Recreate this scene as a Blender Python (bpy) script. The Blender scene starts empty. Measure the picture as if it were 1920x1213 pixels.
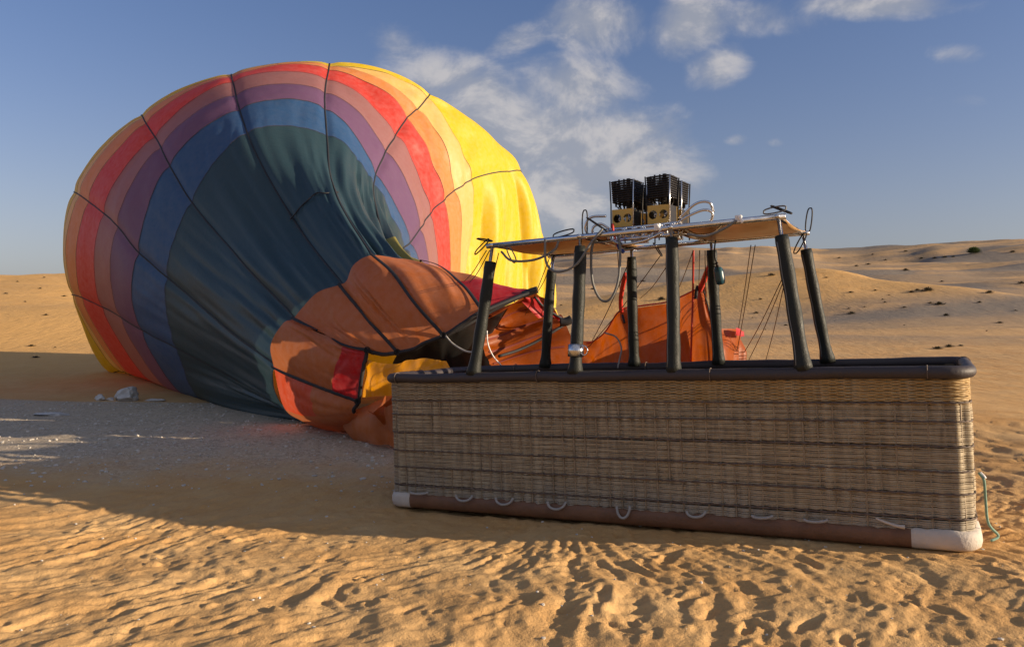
import bpy, bmesh, math, random
import numpy as np
from mathutils import Vector, Matrix
random.seed(7)
rng = np.random.default_rng(11)
R = math.radians
scene = bpy.context.scene
col = scene.collection

# ------------------------------------------------------------------ camera
EYE = 1.45
cam_d = bpy.data.cameras.new('camera'); cam = bpy.data.objects.new('camera', cam_d); col.objects.link(cam)
cam.location = (0, 0, EYE); cam.rotation_euler = (R(90), 0, 0)
cam_d.lens = 28.0; cam_d.sensor_width = 36.0; cam_d.sensor_fit = 'HORIZONTAL'
cam_d.clip_start = 0.05; cam_d.clip_end = 5000
scene.camera = cam

# ------------------------------------------------------------------ light
SUN_EL = R(13.0)
SUN_AZ = Vector((0.972, -0.235, 0)).normalized()
TO_SUN = Vector((SUN_AZ.x*math.cos(SUN_EL), SUN_AZ.y*math.cos(SUN_EL), math.sin(SUN_EL)))
sun_d = bpy.data.lights.new('sun', 'SUN'); sun_d.energy = 5.0; sun_d.angle = R(0.55); sun_d.color = (1.0, 0.80, 0.56)
sun = bpy.data.objects.new('sun', sun_d); col.objects.link(sun)
sun.rotation_euler = TO_SUN.to_track_quat('Z', 'Y').to_euler()
scene.view_settings.view_transform = 'Standard'; scene.view_settings.look = 'None'
scene.view_settings.gamma = 1.0; scene.view_settings.use_curve_mapping = False
scene.view_settings.exposure = 0.72
scene.cycles.max_bounces = 6; scene.cycles.diffuse_bounces = 3; scene.cycles.glossy_bounces = 2; scene.cycles.transmission_bounces = 4
scene.cycles.caustics_reflective = False; scene.cycles.caustics_refractive = False

# ------------------------------------------------------------------ node helpers
class NT:
    def __init__(s, tree): s.t = tree; s.n = tree.nodes; s.l = tree.links
    def new(s, typ, **kw):
        n = s.n.new(typ)
        for k, v in kw.items(): setattr(n, k, v)
        return n
    def put(s, sock, v):
        if isinstance(v, bpy.types.NodeSocket): s.l.new(v, sock)
        elif v is not None: sock.default_value = v
    def math(s, op, a, b=None, c=None, clamp=False):
        n = s.new('ShaderNodeMath', operation=op, use_clamp=clamp)
        for i, v in enumerate((a, b, c)): s.put(n.inputs[i], v)
        return n.outputs[0]
    def vmath(s, op, a, b=None):
        n = s.new('ShaderNodeVectorMath', operation=op)
        s.put(n.inputs[0], a)
        if b is not None: s.put(n.inputs[1], b)
        return n.outputs['Value'] if op in ('LENGTH', 'DOT_PRODUCT', 'DISTANCE') else n.outputs[0]
    def noise(s, vec, scale, detail=4, rough=.5, dist=0.0, lac=2.0):
        n = s.new('ShaderNodeTexNoise'); s.put(n.inputs['Vector'], vec)
        n.inputs['Scale'].default_value = scale; n.inputs['Detail'].default_value = detail
        n.inputs['Roughness'].default_value = rough; n.inputs['Distortion'].default_value = dist
        n.inputs['Lacunarity'].default_value = lac
        return n.outputs['Fac']
    def ramp(s, fac, stops, interp='LINEAR'):
        n = s.new('ShaderNodeValToRGB'); n.color_ramp.interpolation = interp
        e = n.color_ramp.elements
        while len(e) < len(stops): e.new(0.5)
        for i, (p, c) in enumerate(stops):
            e[i].position = p; e[i].color = (c[0], c[1], c[2], 1) if not isinstance(c, (int, float)) else (c, c, c, 1)
        s.put(n.inputs[0], fac); return n.outputs[0]
    def mix(s, fac, a, b, blend='MIX'):
        n = s.new('ShaderNodeMix', data_type='RGBA', blend_type=blend)
        s.put(n.inputs[0], fac)
        for sock, v in ((n.inputs[6], a), (n.inputs[7], b)):
            if isinstance(v, (tuple, list)): v = (v[0], v[1], v[2], 1)
            s.put(sock, v)
        return n.outputs[2]
    def smooth(s, v, lo, hi):
        n = s.new('ShaderNodeMapRange', interpolation_type='SMOOTHSTEP')
        s.put(n.inputs[0], v); n.inputs[1].default_value = lo; n.inputs[2].default_value = hi
        return n.outputs[0]
    def bump(s, h, strength, dist, normal=None):
        n = s.new('ShaderNodeBump'); s.put(n.inputs['Height'], h)
        n.inputs['Strength'].default_value = strength; n.inputs['Distance'].default_value = dist
        if normal is not None: s.put(n.inputs['Normal'], normal)
        return n.outputs[0]
    def mapping(s, vec, scale=(1, 1, 1), rot=(0, 0, 0), loc=(0, 0, 0)):
        n = s.new('ShaderNodeMapping'); s.put(n.inputs['Vector'], vec)
        n.inputs['Scale'].default_value = scale; n.inputs['Rotation'].default_value = rot; n.inputs['Location'].default_value = loc
        return n.outputs[0]

def new_mat(name):
    m = bpy.data.materials.new(name); m.use_nodes = True
    t = NT(m.node_tree); t.n.clear()
    out = t.new('ShaderNodeOutputMaterial')
    b = t.new('ShaderNodeBsdfPrincipled'); t.l.new(b.outputs[0], out.inputs[0])
    return m, t, b, out

def simple_mat(name, c, rough=.6, metal=0.0, var=.25, scale=18, bump=.0, bscale=120, coat=None, spec=.5):
    m, t, b, out = new_mat(name)
    tc = t.new('ShaderNodeTexCoord').outputs['Object']
    n = t.noise(tc, scale, 5, .6)
    f = t.math('SUBTRACT', n, .5)
    v = t.math('MULTIPLY_ADD', f, var*2.4, 1.0)
    colr = t.mix(1.0, c, t.new('ShaderNodeCombineColor').outputs[0], 'MULTIPLY') if False else None
    hsv = t.new('ShaderNodeHueSaturation'); hsv.inputs['Color'].default_value = (*c, 1); t.put(hsv.inputs['Value'], v)
    t.l.new(hsv.outputs[0], b.inputs['Base Color'])
    r2 = t.math('MULTIPLY_ADD', f, .5, rough, clamp=True)
    t.put(b.inputs['Roughness'], r2)
    b.inputs['Metallic'].default_value = metal
    b.inputs['Specular IOR Level'].default_value = spec
    if bump > 0:
        t.put(b.inputs['Normal'], t.bump(t.noise(tc, bscale, 4, .6), bump, .01))
    return m

# ------------------------------------------------------------------ world: clear low-sun sky with broken cloud
world = bpy.data.worlds.new('World'); scene.world = world; world.use_nodes = True
w = NT(world.node_tree); w.n.clear()
wo = w.new('ShaderNodeOutputWorld'); bg = w.new('ShaderNodeBackground'); w.l.new(bg.outputs[0], wo.inputs[0])
sky = w.new('ShaderNodeTexSky', sky_type='NISHITA'); sky.sun_disc = False
sky.sun_elevation = SUN_EL; sky.sun_rotation = math.atan2(SUN_AZ.x, SUN_AZ.y)
sky.air_density = 1.0; sky.dust_density = 1.6; sky.ozone_density = 1.4; sky.altitude = 100
SKY_STRENGTH = 0.064
bg.inputs[1].default_value = SKY_STRENGTH
wdir = w.new('ShaderNodeTexCoord').outputs['Generated']
sep = w.new('ShaderNodeSeparateXYZ'); w.l.new(wdir, sep.inputs[0])
# a cloud layer overhead: directions projected onto a plane far above
zc = w.math('ADD', w.math('MAXIMUM', sep.outputs[2], 0.0), .12)
cu = w.math('DIVIDE', sep.outputs[0], zc); cv = w.math('DIVIDE', sep.outputs[1], zc)
cmb = w.new('ShaderNodeCombineXYZ'); w.put(cmb.inputs[0], cu); w.put(cmb.inputs[1], cv)
cpl = cmb.outputs[0]
# weather cells, given by compass direction (azimuth tangent, elevation tangent) : centre, radii, tilt, strength
hy = w.math('MAXIMUM', sep.outputs[1], .05)
ta = w.math('DIVIDE', sep.outputs[0], hy); te = w.math('DIVIDE', sep.outputs[2], hy)
north = w.smooth(sep.outputs[1], .05, .25)
CELLS = [  # px centre x, y, rx, ry, tilt, strength
    (1120, 45, 85, 48, .0, 1.0), (985, 72, 60, 24, -.2, .8), (1285, 45, 62, 50, -.5, 1.05), (1340, 125, 55, 30, -.2, .8),
    (1450, 42, 95, 30, -.15, .75), (1650, 8, 130, 26, .0, 1.05), (1795, 100, 55, 18, 0, .62), (1790, 190, 55, 14, 0, .45),
    (800, 128, 90, 40, .55, .92), (900, 195, 150, 62, .6, .95), (1075, 165, 115, 55, .1, .92), (1000, 262, 215, 75, .3, 1.05),
    (1140, 290, 125, 76, .1, 1.1), (1060, 350, 165, 64, .0, 1.05), (1200, 250, 70, 40, .3, .9), (1150, 92, 50, 26, 0, .7), (350, 90, 120, 30, .3, .32),
    (1378, 262, 18, 9, 0, .55), (1455, 268, 16, 8, 0, .5), (1660, 205, 30, 10, 0, .4)]
cell = None
uvc = w.new('ShaderNodeCombineXYZ'); w.put(uvc.inputs[0], ta); w.put(uvc.inputs[1], te)
frames = {}
for (px, py, rx, ry, tilt, st) in CELLS:
    tl = round(tilt/.3)*.3
    if tl not in frames:
        mp = w.new('ShaderNodeMapping'); w.l.new(uvc.outputs[0], mp.inputs[0]); mp.inputs['Rotation'].default_value = (0, 0, tl); frames[tl] = mp.outputs[0]
    a0 = (px-960)/1493; e0 = (606.5-py)/1493
    c_, s_ = math.cos(tl), math.sin(tl)
    q = w.vmath('SUBTRACT', frames[tl], (c_*a0-s_*e0, s_*a0+c_*e0, 0))
    q = w.vmath('MULTIPLY', q, (1493/rx, 1493/ry, 0))
    g = w.math('MULTIPLY_ADD', w.vmath('DOT_PRODUCT', q, q), -.27*st, st)
    cell = g if cell is None else w.math('SMOOTH_MAX', cell, g, .25)
cell = w.math('MAXIMUM', cell, 0.0)
cell = w.math('MULTIPLY', cell, north)
elsewhere = w.math('MULTIPLY', w.smooth(w.noise(cpl, .55, 2, .5), .32, .54), w.math('SUBTRACT', 1.0, north))  # unseen cloud cover, thickened to raise the ambient light
cell = w.math('ADD', cell, w.math('MULTIPLY', elsewhere, .8))
def cloud_density(vec):
    n1 = w.noise(vec, 3.6, 8, .58, .25)
    return n1
cdir = w.mapping(wdir, scale=(3.0, 3.0, 4.2))
n1 = w.noise(cdir, 3.4, 7, .6, .35)
off = w.vmath('ADD', cdir, (TO_SUN.x*.035, TO_SUN.y*.035, .09))
n2 = w.noise(off, 3.4, 5, .6, .35)
den = w.math('ADD', w.math('MULTIPLY', cell, .78), w.math('MULTIPLY_ADD', n1, 1.1, .07))
dens = w.math('MULTIPLY', w.smooth(den, .90, 1.42), .82)
lit = w.smooth(w.math('SUBTRACT', n1, n2), -.09, .15)
ccol = w.mix(lit, (3.35, 3.5, 4.0), (5.7, 5.4, 5.3))
# thin grey desert haze low down
hz = w.math('POWER', w.math('SUBTRACT', 1.0, w.math('MAXIMUM', sep.outputs[2], 0.0), clamp=True), 5.2)
skyt = w.mix(1.0, sky.outputs[0], (.88, .98, 1.36), 'MULTIPLY')
lum = w.vmath('DOT_PRODUCT', skyt, (.25, .5, .25))
hzc = w.new('ShaderNodeVectorMath', operation='SCALE'); hzc.inputs[0].default_value = (1.12, 1.07, 1.07); w.put(hzc.inputs['Scale'], lum)
skyc = w.mix(w.math('MULTIPLY', hz, .85), skyt, hzc.outputs[0])
fin = w.mix(dens, skyc, ccol)
w.l.new(fin, bg.inputs[0])
world.cycles.sampling_method = 'MANUAL'; world.cycles.sample_map_resolution = 256

# ------------------------------------------------------------------ numpy noise
_perm = np.random.default_rng(5).random((256, 256))
def vnoise(x, y):
    xi = np.floor(x).astype(int); yi = np.floor(y).astype(int)
    fx = x-xi; fy = y-yi
    fx = fx*fx*fx*(fx*(fx*6-15)+10); fy = fy*fy*fy*(fy*(fy*6-15)+10)
    g = lambda a, b: _perm[a & 255, b & 255]
    return (g(xi, yi)*(1-fx)+g(xi+1, yi)*fx)*(1-fy) + (g(xi, yi+1)*(1-fx)+g(xi+1, yi+1)*fx)*fy
def fbm(x, y, oct=4, gain=.5):
    a, s, t = 1.0, 0, 0
    for i in range(oct):
        s = s + a*(vnoise(x*2**i+17.3*i, y*2**i+9.1*i)-.5); t += a; a *= gain
    return s/t*2
def sstep(a, b, x):
    t = np.clip((x-a)/(b-a), 0, 1); return t*t*(3-2*t)

# ------------------------------------------------------------------ place helpers
F = 28/36*1920
def P(px, py, d):            # a measured sight line and a distance give a point of the place
    return np.array([(px-960)/F*d, d, EYE+(606.5-py)/F*d])

# basket frame of reference
BL = np.array([-1.051, 6.735, -.093]); BR = np.array([2.776, 4.71, .087])
LEN = float(np.linalg.norm(BR-BL)); W = 1.4; HB = 1.12
e1 = (BR-BL)/LEN
e2 = np.array([-e1[1], e1[0], 0.0]); e2 /= np.linalg.norm(e2)
e2 = e2 + np.array([0, 0, .004]); e2 -= e1*np.dot(e1, e2); e2 /= np.linalg.norm(e2)
e3 = np.cross(e1, e2)
BM = Matrix(((e1[0], e2[0], e3[0], BL[0]), (e1[1], e2[1], e3[1], BL[1]), (e1[2], e2[2], e3[2], BL[2]), (0, 0, 0, 1)))
def B(s, t, h): return BL + e1*s + e2*t + e3*h

# ------------------------------------------------------------------ terrain
def base_z(x, y):
    x = np.asarray(x, float); y = np.asarray(y, float)
    yy = np.maximum(y-14, 0)
    tau = np.clip(x/(np.abs(y)+25), -1.1, 1.1)
    prof = .0172*np.minimum(yy, 156)**1.35
    over = np.maximum(y-170, 0)
    prof = prof - .12*over*np.exp(-over/500)
    z = prof*(1.0+np.where(tau > 0, .42, 1.0)*tau) + .06*np.maximum(-x-10, 0)*sstep(20, 60, y)*np.exp(-np.maximum(-x-120, 0)/60)
    far = sstep(16, 60, y)
    z = z + far*(1.9*fbm(x/38+3, y/26+1, 3) + .75*fbm(x/15, y/9+4, 3))*np.clip(.35+y/150, 0, 1.3)
    ridge = sstep(110, 165, y)*(1.6*fbm(x/60+9, y/200, 3))
    z = z + ridge
    # a smooth tongue of dune on the right, steep edge on its far side
    cx, cy = 23.0, 62.0
    u = (x-cx); v = (y-cy)
    z = z + 1.9*np.exp(-(np.minimum(u, 0)/16)**2)*(1-sstep(1, 8.5, u+.35*v+.8*fbm(x/6, y/6, 2)))*np.exp(-(np.minimum(v, 0)/13)**2)*(1-sstep(1, 12, v))
    # left dunes
    z = z + 1.3*np.exp(-((x+36)/26)**2-((y-62)/16)**2) + .7*np.exp(-((x+22)/10)**2-((y-38)/8)**2)
    skyline = np.interp(x/np.maximum(y, 1)*1493+960, [0, 120, 500, 900, 1110, 1200, 1370, 1450, 1535, 1617, 1700, 1752, 1850, 1920], [-.1, -.7, 0, .6, .85, .75, 2.5, 1.2, -.85, -1.5, -1.15, -.2, .35, .9])
    z = z + skyline*sstep(95, 160, y)
    back = np.maximum(-y-5, 0)
    z = z + .02*back + sstep(5, 40, -y)*1.2*fbm(x/30, y/30, 3)
    side = np.maximum(np.abs(x)-40-.9*np.maximum(y, 0), 0)
    z = z + .03*side
    return z + .03*fbm(x/5.0, y/5.0, 3)
CTRL = [(2.78, 4.71, .075), (-1.05, 6.735, -.105), (3.43, 5.95, .07), (-.4, 7.97, -.11), (.86, 5.72, -.02), (-1.7, 10.2, .03), (0, 3.4, 0), (-2.4, 4.3, -.02),
        (2.6, 3.6, .04), (-3.2, 11.9, .05), (-6, 15.3, .03), (-9, 19, .1), (-4, 7, -.05), (-6, 9.5, 0), (5, 7, .12), (4.5, 4.5, .1), (-8, 13, .05), (2, 11, .05), (6, 11, .2), (-4, 19, .1), (1, 16, .05)]
_c = np.array(CTRL); SG = 2.6
_A = np.exp(-((_c[:, None, 0]-_c[None, :, 0])**2+(_c[:, None, 1]-_c[None, :, 1])**2)/(2*SG*SG))
_w = np.linalg.solve(_A+1e-3*np.eye(len(_c)), _c[:, 2]-base_z(_c[:, 0], _c[:, 1]))
def ground_z(x, y):
    x = np.asarray(x, float); y = np.asarray(y, float)
    z = base_z(x, y)
    for (cx, cy, _), wt in zip(CTRL, _w):
        z = z + wt*np.exp(-((x-cx)**2+(y-cy)**2)/(2*SG*SG))
    return z
def ground_hit(px, py, dmax=240):
    d = np.geomspace(3, dmax, 4000)
    X = (px-960)/F*d; Z = EYE+(606.5-py)/F*d
    g = ground_z(X, d); k = np.argmax(g > Z)
    if g[k] <= Z[k]: k = len(d)-1
    return np.array([X[k], d[k], g[k]])

def axis_lin(lo, hi, step, glo, ghi, far_lo, far_hi):
    mid = list(np.arange(lo, hi, step))
    up = []; s = step; x = mid[-1]
    while x < far_hi: s *= ghi; x += s; up.append(x)
    dn = []; s = step; x = lo
    while x > far_lo: s *= glo; x -= s; dn.append(x)
    return np.array(dn[::-1]+mid+up)
gx = axis_lin(-3.3, 3.7, .0155, 1.021, 1.021, -900, 900)
gy = axis_lin(3.2, 5.7, .0135, 1.10, 1.0155, -300, 1100)
GX, GY = np.meshgrid(gx, gy)
GZ = ground_z(GX, GY)
# wind ripples, trampled sand and footprints: real relief near the basket
near = (1-sstep(8.5, 15, GY))*sstep(-2, 1.5, GY)*(1-sstep(8, 16, np.abs(GX)))
wx = GX + .16*fbm(GX*1.3, GY*1.3, 3); wy = GY + .16*fbm(GX*1.3+40, GY*1.3+7, 3)
ang = .47 + .35*fbm(GX*.35+2, GY*.35+5, 2)
uu = wx*np.cos(ang)-wy*np.sin(ang); vv = wx*np.sin(ang)+wy*np.cos(ang)
ridged = lambda a_, b_: .62-np.abs(2*vnoise(a_, b_)-1)
rip = ridged(uu*6.0, vv*1.9)*.44 + (vnoise(uu*8.5+30, vv*2.6)-.5)*.60 + ridged(uu*11+60, vv*3.6)*.34 + (vnoise(uu*27+60, vv*9)-.5)*.34
rip = np.sign(rip)*np.abs(rip)**.9
gravel_near = sstep(6.3, 10.6, GY+.35*fbm(GX*.6, GY*.6, 3)+.12*np.abs(GX+3))*(1-sstep(14.0, 14.5, GY+.5*fbm(GX*.5+9, GY*.5, 3)+.12*(GX+6)))*(1-sstep(-.4, 1.6, GX+.5*fbm(GX, GY, 3)))
ampl = (.023+.009*(1-sstep(-1.0, 1.2, GX)))*(.6+.8*vnoise(GX*.5+3, GY*.5))
GZ = GZ + near*(1-.85*gravel_near)*ampl*rip
GZ = GZ + near*.015*fbm(GX*2.6+8, GY*2.6, 3) + near*gravel_near*.012*fbm(GX*12, GY*12, 2) + near*.0075*fbm(GX*17+5, GY*17, 2)
# footprints
inb = lambda x, y: (lambda p: (-.25 < p[0] < LEN+.05) and (-.12 < p[1] < W+.2))(((np.array([x, y, 0])-BL) @ e1, (np.array([x, y, 0])-BL) @ e2))
prints = []
def stamp(x, y, a, L, Wd, dep):
    global GZ
    i0, i1 = np.searchsorted(gx, [x-.45, x+.45]); j0, j1 = np.searchsorted(gy, [y-.45, y+.45])
    if i1-i0 < 3 or j1-j0 < 3: return
    sx = GX[j0:j1, i0:i1]-x; sy = GY[j0:j1, i0:i1]-y
    jit = .10*fbm(GX[j0:j1, i0:i1]*9, GY[j0:j1, i0:i1]*9, 2)
    u = (sx*math.cos(a)+sy*math.sin(a))/L; v = (-sx*math.sin(a)+sy*math.cos(a))/(Wd*(1-.18*np.cos(u*3)))
    r = np.sqrt(u*u+v*v)*(1+jit)
    GZ[j0:j1, i0:i1] += .62*dep*(-1.0*(1-sstep(.55, 1.0, r)) + .38*np.exp(-((r-1.18)/.20)**2))
for i in range(190):
    right = random.random() < .72
    if right: x, y = random.uniform(.2, 5.6), random.uniform(3.1, 5.6+random.random()*3.5)
    else: x, y = random.uniform(-4.2, 1.5), random.uniform(3.2, 5.6)
    if inb(x, y): continue
    stamp(x, y, random.uniform(0, 6.28) if random.random() < .4 else 1.1+random.gauss(0, .5), random.uniform(.075, .135), random.uniform(.032, .055), random.uniform(.012, .026)*(1 if right else .6))
for i in range(36):
    x, y = random.uniform(.6, 4.8), random.uniform(3.2, 6.2)
    if inb(x, y): continue
    stamp(x, y, .9+random.gauss(0, .6), random.uniform(.11, .16), random.uniform(.045, .065), random.uniform(.016, .032))
for i in range(300):   # small clods and pits
    x, y = random.uniform(-4.5, 5.5), random.uniform(3.1, 7.5)
    if inb(x, y): continue
    stamp(x, y, random.uniform(0, 6.28), random.uniform(.03, .06), random.uniform(.025, .045), random.choice((-1, -.6, .8))*random.uniform(.012, .026))
# keep the sand under the basket just below its base, heaped lightly against the front
lx = (GX-BL[0])*e1[0]+(GY-BL[1])*e1[1]; ly = (GX-BL[0])*e2[0]+(GY-BL[1])*e2[1]
under = sstep(-.10, .03, lx)*(1-sstep(LEN-.03, LEN+.10, lx))*sstep(-.10, .03, ly)*(1-sstep(W-.03, W+.10, ly))
GZ = GZ*(1-under) + under*np.minimum(GZ, BL[2]+lx*e1[2]+.004-.012)
far_gr = sstep(24, 40, GY)*sstep(.0, .30, fbm(GX/26+4, GY/13+2, 4)+.02-.5*(1-sstep(-12, 4, GX)) + .22*np.exp(-((GY-95)/18)**2))
road = np.exp(-((GY-(86-.35*(GX-40)+4*fbm(GX/20, GX*0, 2)))/7)**2)*sstep(10, 40, GX) + np.exp(-((GY-(44+.22*(GX-25)))/3.2)**2)*sstep(6, 20, GX)
far_gr = far_gr*(1-sstep(46, 54, GY)*(1-sstep(62, 68, GY))*(1-sstep(2, 7.5, (GX-23)+.35*(GY-62))))
gravel = np.clip(gravel_near + far_gr*.9 + road*.9, 0, 1)

def mesh_obj(name, verts, faces, mat, parent=None, smooth=True, loc=None):
    me = bpy.data.meshes.new(name); me.from_pydata([tuple(v) for v in verts], [], [tuple(f) for f in faces])
    me.materials.append(mat)
    if smooth: me.polygons.foreach_set('use_smooth', np.ones(len(me.polygons), bool))
    me.update()
    o = bpy.data.objects.new(name, me); col.objects.link(o)
    if parent is not None: o.parent = parent
    if loc is not None: o.location = loc
    return o
def grid_mesh(name, V, mat, closed_u=False, quads=None):      # V: (n, m, 3)
    n, m = V.shape[:2]
    idx = np.arange(n*m).reshape(n, m)
    q = np.stack([idx[:-1, :-1], idx[:-1, 1:], idx[1:, 1:], idx[1:, :-1]], -1).reshape(-1, 4)
    me = bpy.data.meshes.new(name)
    me.vertices.add(n*m); me.vertices.foreach_set('co', V.reshape(-1).astype(np.float32))
    k = len(q); me.loops.add(k*4); me.loops.foreach_set('vertex_index', q.reshape(-1).astype(np.int32))
    me.polygons.add(k); me.polygons.foreach_set('loop_start', np.arange(0, k*4, 4, dtype=np.int32))
    me.polygons.foreach_set('use_smooth', np.ones(k, bool))
    me.update(calc_edges=True); me.materials.append(mat)
    return me

# sand material
m_sand, t, b, out = new_mat('sand')
geo = t.new('ShaderNodeNewGeometry').outputs['Position']
att = t.new('ShaderNodeAttribute', attribute_name='gravel').outputs['Fac']
big = t.noise(geo, .11, 3, .55); mid = t.noise(geo, 1.4, 3, .6); fine = t.noise(geo, 70, 2, .7)
sandc = t.mix(t.smooth(big, .35, .65), (.57, .335, .135), (.54, .295, .105))
sandc = t.mix(t.smooth(mid, .3, .75), sandc, (.60, .385, .175))
sepc = t.new('ShaderNodeSeparateXYZ'); t.l.new(geo, sepc.inputs[0])
plain = t.new('ShaderNodeAttribute', attribute_name='plain').outputs['Fac']   # the open plain is greyer, stonier sand
left_dune = t.new('ShaderNodeAttribute', attribute_name='sun_tinted_dune').outputs['Fac']
streak = t.noise(t.mapping(geo, scale=(.045, .16, .1), rot=(0, 0, .12)), 1.0, 5, .62)
pc_ = t.mix(t.smooth(streak, .43, .56), (.485, .315, .165), (.295, .222, .152))
scrub = t.noise(t.mapping(geo, scale=(.55, .30, .5)), 1.0, 5, .75)
pc_ = t.mix(t.math('MULTIPLY', t.smooth(scrub, .60, .70), .6), pc_, (.15, .115, .075))
sandc = t.mix(t.math('MULTIPLY', plain, .85), sandc, pc_)
sandc = t.mix(t.math('MULTIPLY', left_dune, .85), sandc, (.66, .385, .135))  # oranger dune sand, with the sun on its slopes also put into the colour
sandc = t.mix(t.math('MULTIPLY', t.smooth(fine, .5, .8), .35), sandc, (.30, .19, .10))
gn = t.noise(geo, 22, 3, .75); gn2 = t.noise(geo, 3.2, 3, .65)
grc = t.mix(t.smooth(gn, .40, .62), (.33, .27, .195), (.57, .48, .36))
gsp = t.noise(geo, 55, 2, .6)
grc = t.mix(t.smooth(gsp, .60, .72), grc, (.74, .69, .62))
grc = t.mix(t.smooth(gsp, .36, .28), grc, (.14, .12, .10))
grc = t.mix(t.smooth(gn2, .4, .7), grc, (.50, .41, .295))
vor = t.new('ShaderNodeTexVoronoi'); t.put(vor.inputs['Vector'], geo); vor.inputs['Scale'].default_value = 15
grc = t.mix(t.math('MULTIPLY', t.smooth(vor.outputs['Distance'], .14, .05), .5), grc, (.46, .44, .41))
msk = t.smooth(t.math('ADD', att, t.math('MULTIPLY', t.math('SUBTRACT', t.noise(geo, 1.1, 5, .72), .5), .75)), .12, .88)
msk = t.math('MULTIPLY', msk, t.smooth(att, .0, .2))
grc = t.mix(t.smooth(sepc.outputs[1], 16, 28), grc, (.215, .180, .145))
t.l.new(t.mix(msk, sandc, grc), b.inputs['Base Color'])
b.inputs['Roughness'].default_value = .95; b.inputs['Specular IOR Level'].default_value = .12
sepg = t.new('ShaderNodeSeparateXYZ'); t.l.new(geo, sepg.inputs[0])
farm = t.smooth(sepg.outputs[1], 8, 16)          # near the basket the relief is in the mesh itself
rp = t.noise(t.mapping(geo, rot=(0, 0, .47), scale=(5.5, 1.3, 1)), 1.0, 3, .55, .5)
hh = t.math('ADD', t.math('MULTIPLY', t.noise(geo, .8, 3, .55), .10), t.math('MULTIPLY', rp, .035))
hh = t.math('ADD', t.math('MULTIPLY', hh, farm), t.math('MULTIPLY', t.noise(geo, 38, 4, .75), .013))
t.l.new(t.bump(hh, .8, 1.0), b.inputs['Normal'])

me = grid_mesh('sand_ground', np.stack([GX, GY, GZ], -1), m_sand)
a = me.attributes.new('gravel', 'FLOAT', 'POINT'); a.data.foreach_set('value', gravel.reshape(-1).astype(np.float32))
tongue = (1-sstep(2, 7.5, (GX-23)+.35*(GY-62)+.8*fbm(GX/6, GY/6, 2)))*sstep(46, 54, GY)*(1-sstep(62, 68, GY))*sstep(-4, 8, GX)
plain = sstep(12, 45, GY)*sstep(-6, 6, GX)*(1-.9*tongue)
sun_tint = np.clip(sstep(15, 24, GY)*(1-sstep(-9, -4, GX))*(.75+.5*fbm(GX/9, GY/7, 3)) + .6*tongue, 0, 1)
for nm_, ar_ in (('plain', plain), ('sun_tinted_dune', sun_tint)):
    a = me.attributes.new(nm_, 'FLOAT', 'POINT'); a.data.foreach_set('value', ar_.reshape(-1).astype(np.float32))
ground = bpy.data.objects.new('sand_ground', me); col.objects.link(ground); ground['kind'] = 'structure'
ground['label'] = 'rippled orange desert sand with grey gravel patches'
def surf_z(x, y):
    i = int(np.clip(np.searchsorted(gx, x), 1, len(gx)-1)); j = int(np.clip(np.searchsorted(gy, y), 1, len(gy)-1))
    fx = (x-gx[i-1])/(gx[i]-gx[i-1]); fy = (y-gy[j-1])/(gy[j]-gy[j-1])
    return (GZ[j-1, i-1]*(1-fx)+GZ[j-1, i]*fx)*(1-fy)+(GZ[j, i-1]*(1-fx)+GZ[j, i]*fx)*fy

# ------------------------------------------------------------------ generic shape helpers
def empty(name, loc=(0, 0, 0), matrix=None):
    o = bpy.data.objects.new(name, None); col.objects.link(o)
    o.empty_display_size = .2
    if matrix is not None: o.matrix_world = matrix
    else: o.location = loc
    return o
def tag(o, label=None, cat=None, group=None, kind=None):
    if label: o['label'] = label
    if cat: o['category'] = cat
    if group: o['group'] = group
    if kind: o['kind'] = kind
    return o
def catmull(pts, sub, closed=False):
    p = np.asarray(pts, float)
    if len(p) < 3 and not closed:
        return np.array([p[0]+(p[-1]-p[0])*k/sub for k in range(sub+1)])
    n = len(p); res = []
    segs = n if closed else n-1
    for i in range(segs):
        if closed: a0, a1, a2, a3 = p[(i-1) % n], p[i], p[(i+1) % n], p[(i+2) % n]
        else:
            a1, a2 = p[i], p[i+1]
            a0 = p[i-1] if i > 0 else 2*a1-a2
            a3 = p[i+2] if i+2 < n else 2*a2-a1
        for k in range(sub):
            s = k/sub
            res.append(.5*((2*a1)+(-a0+a2)*s+(2*a0-5*a1+4*a2-a3)*s*s+(-a0+3*a1-3*a2+a3)*s**3))
    if not closed: res.append(p[-1])
    return np.array(res)
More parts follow.
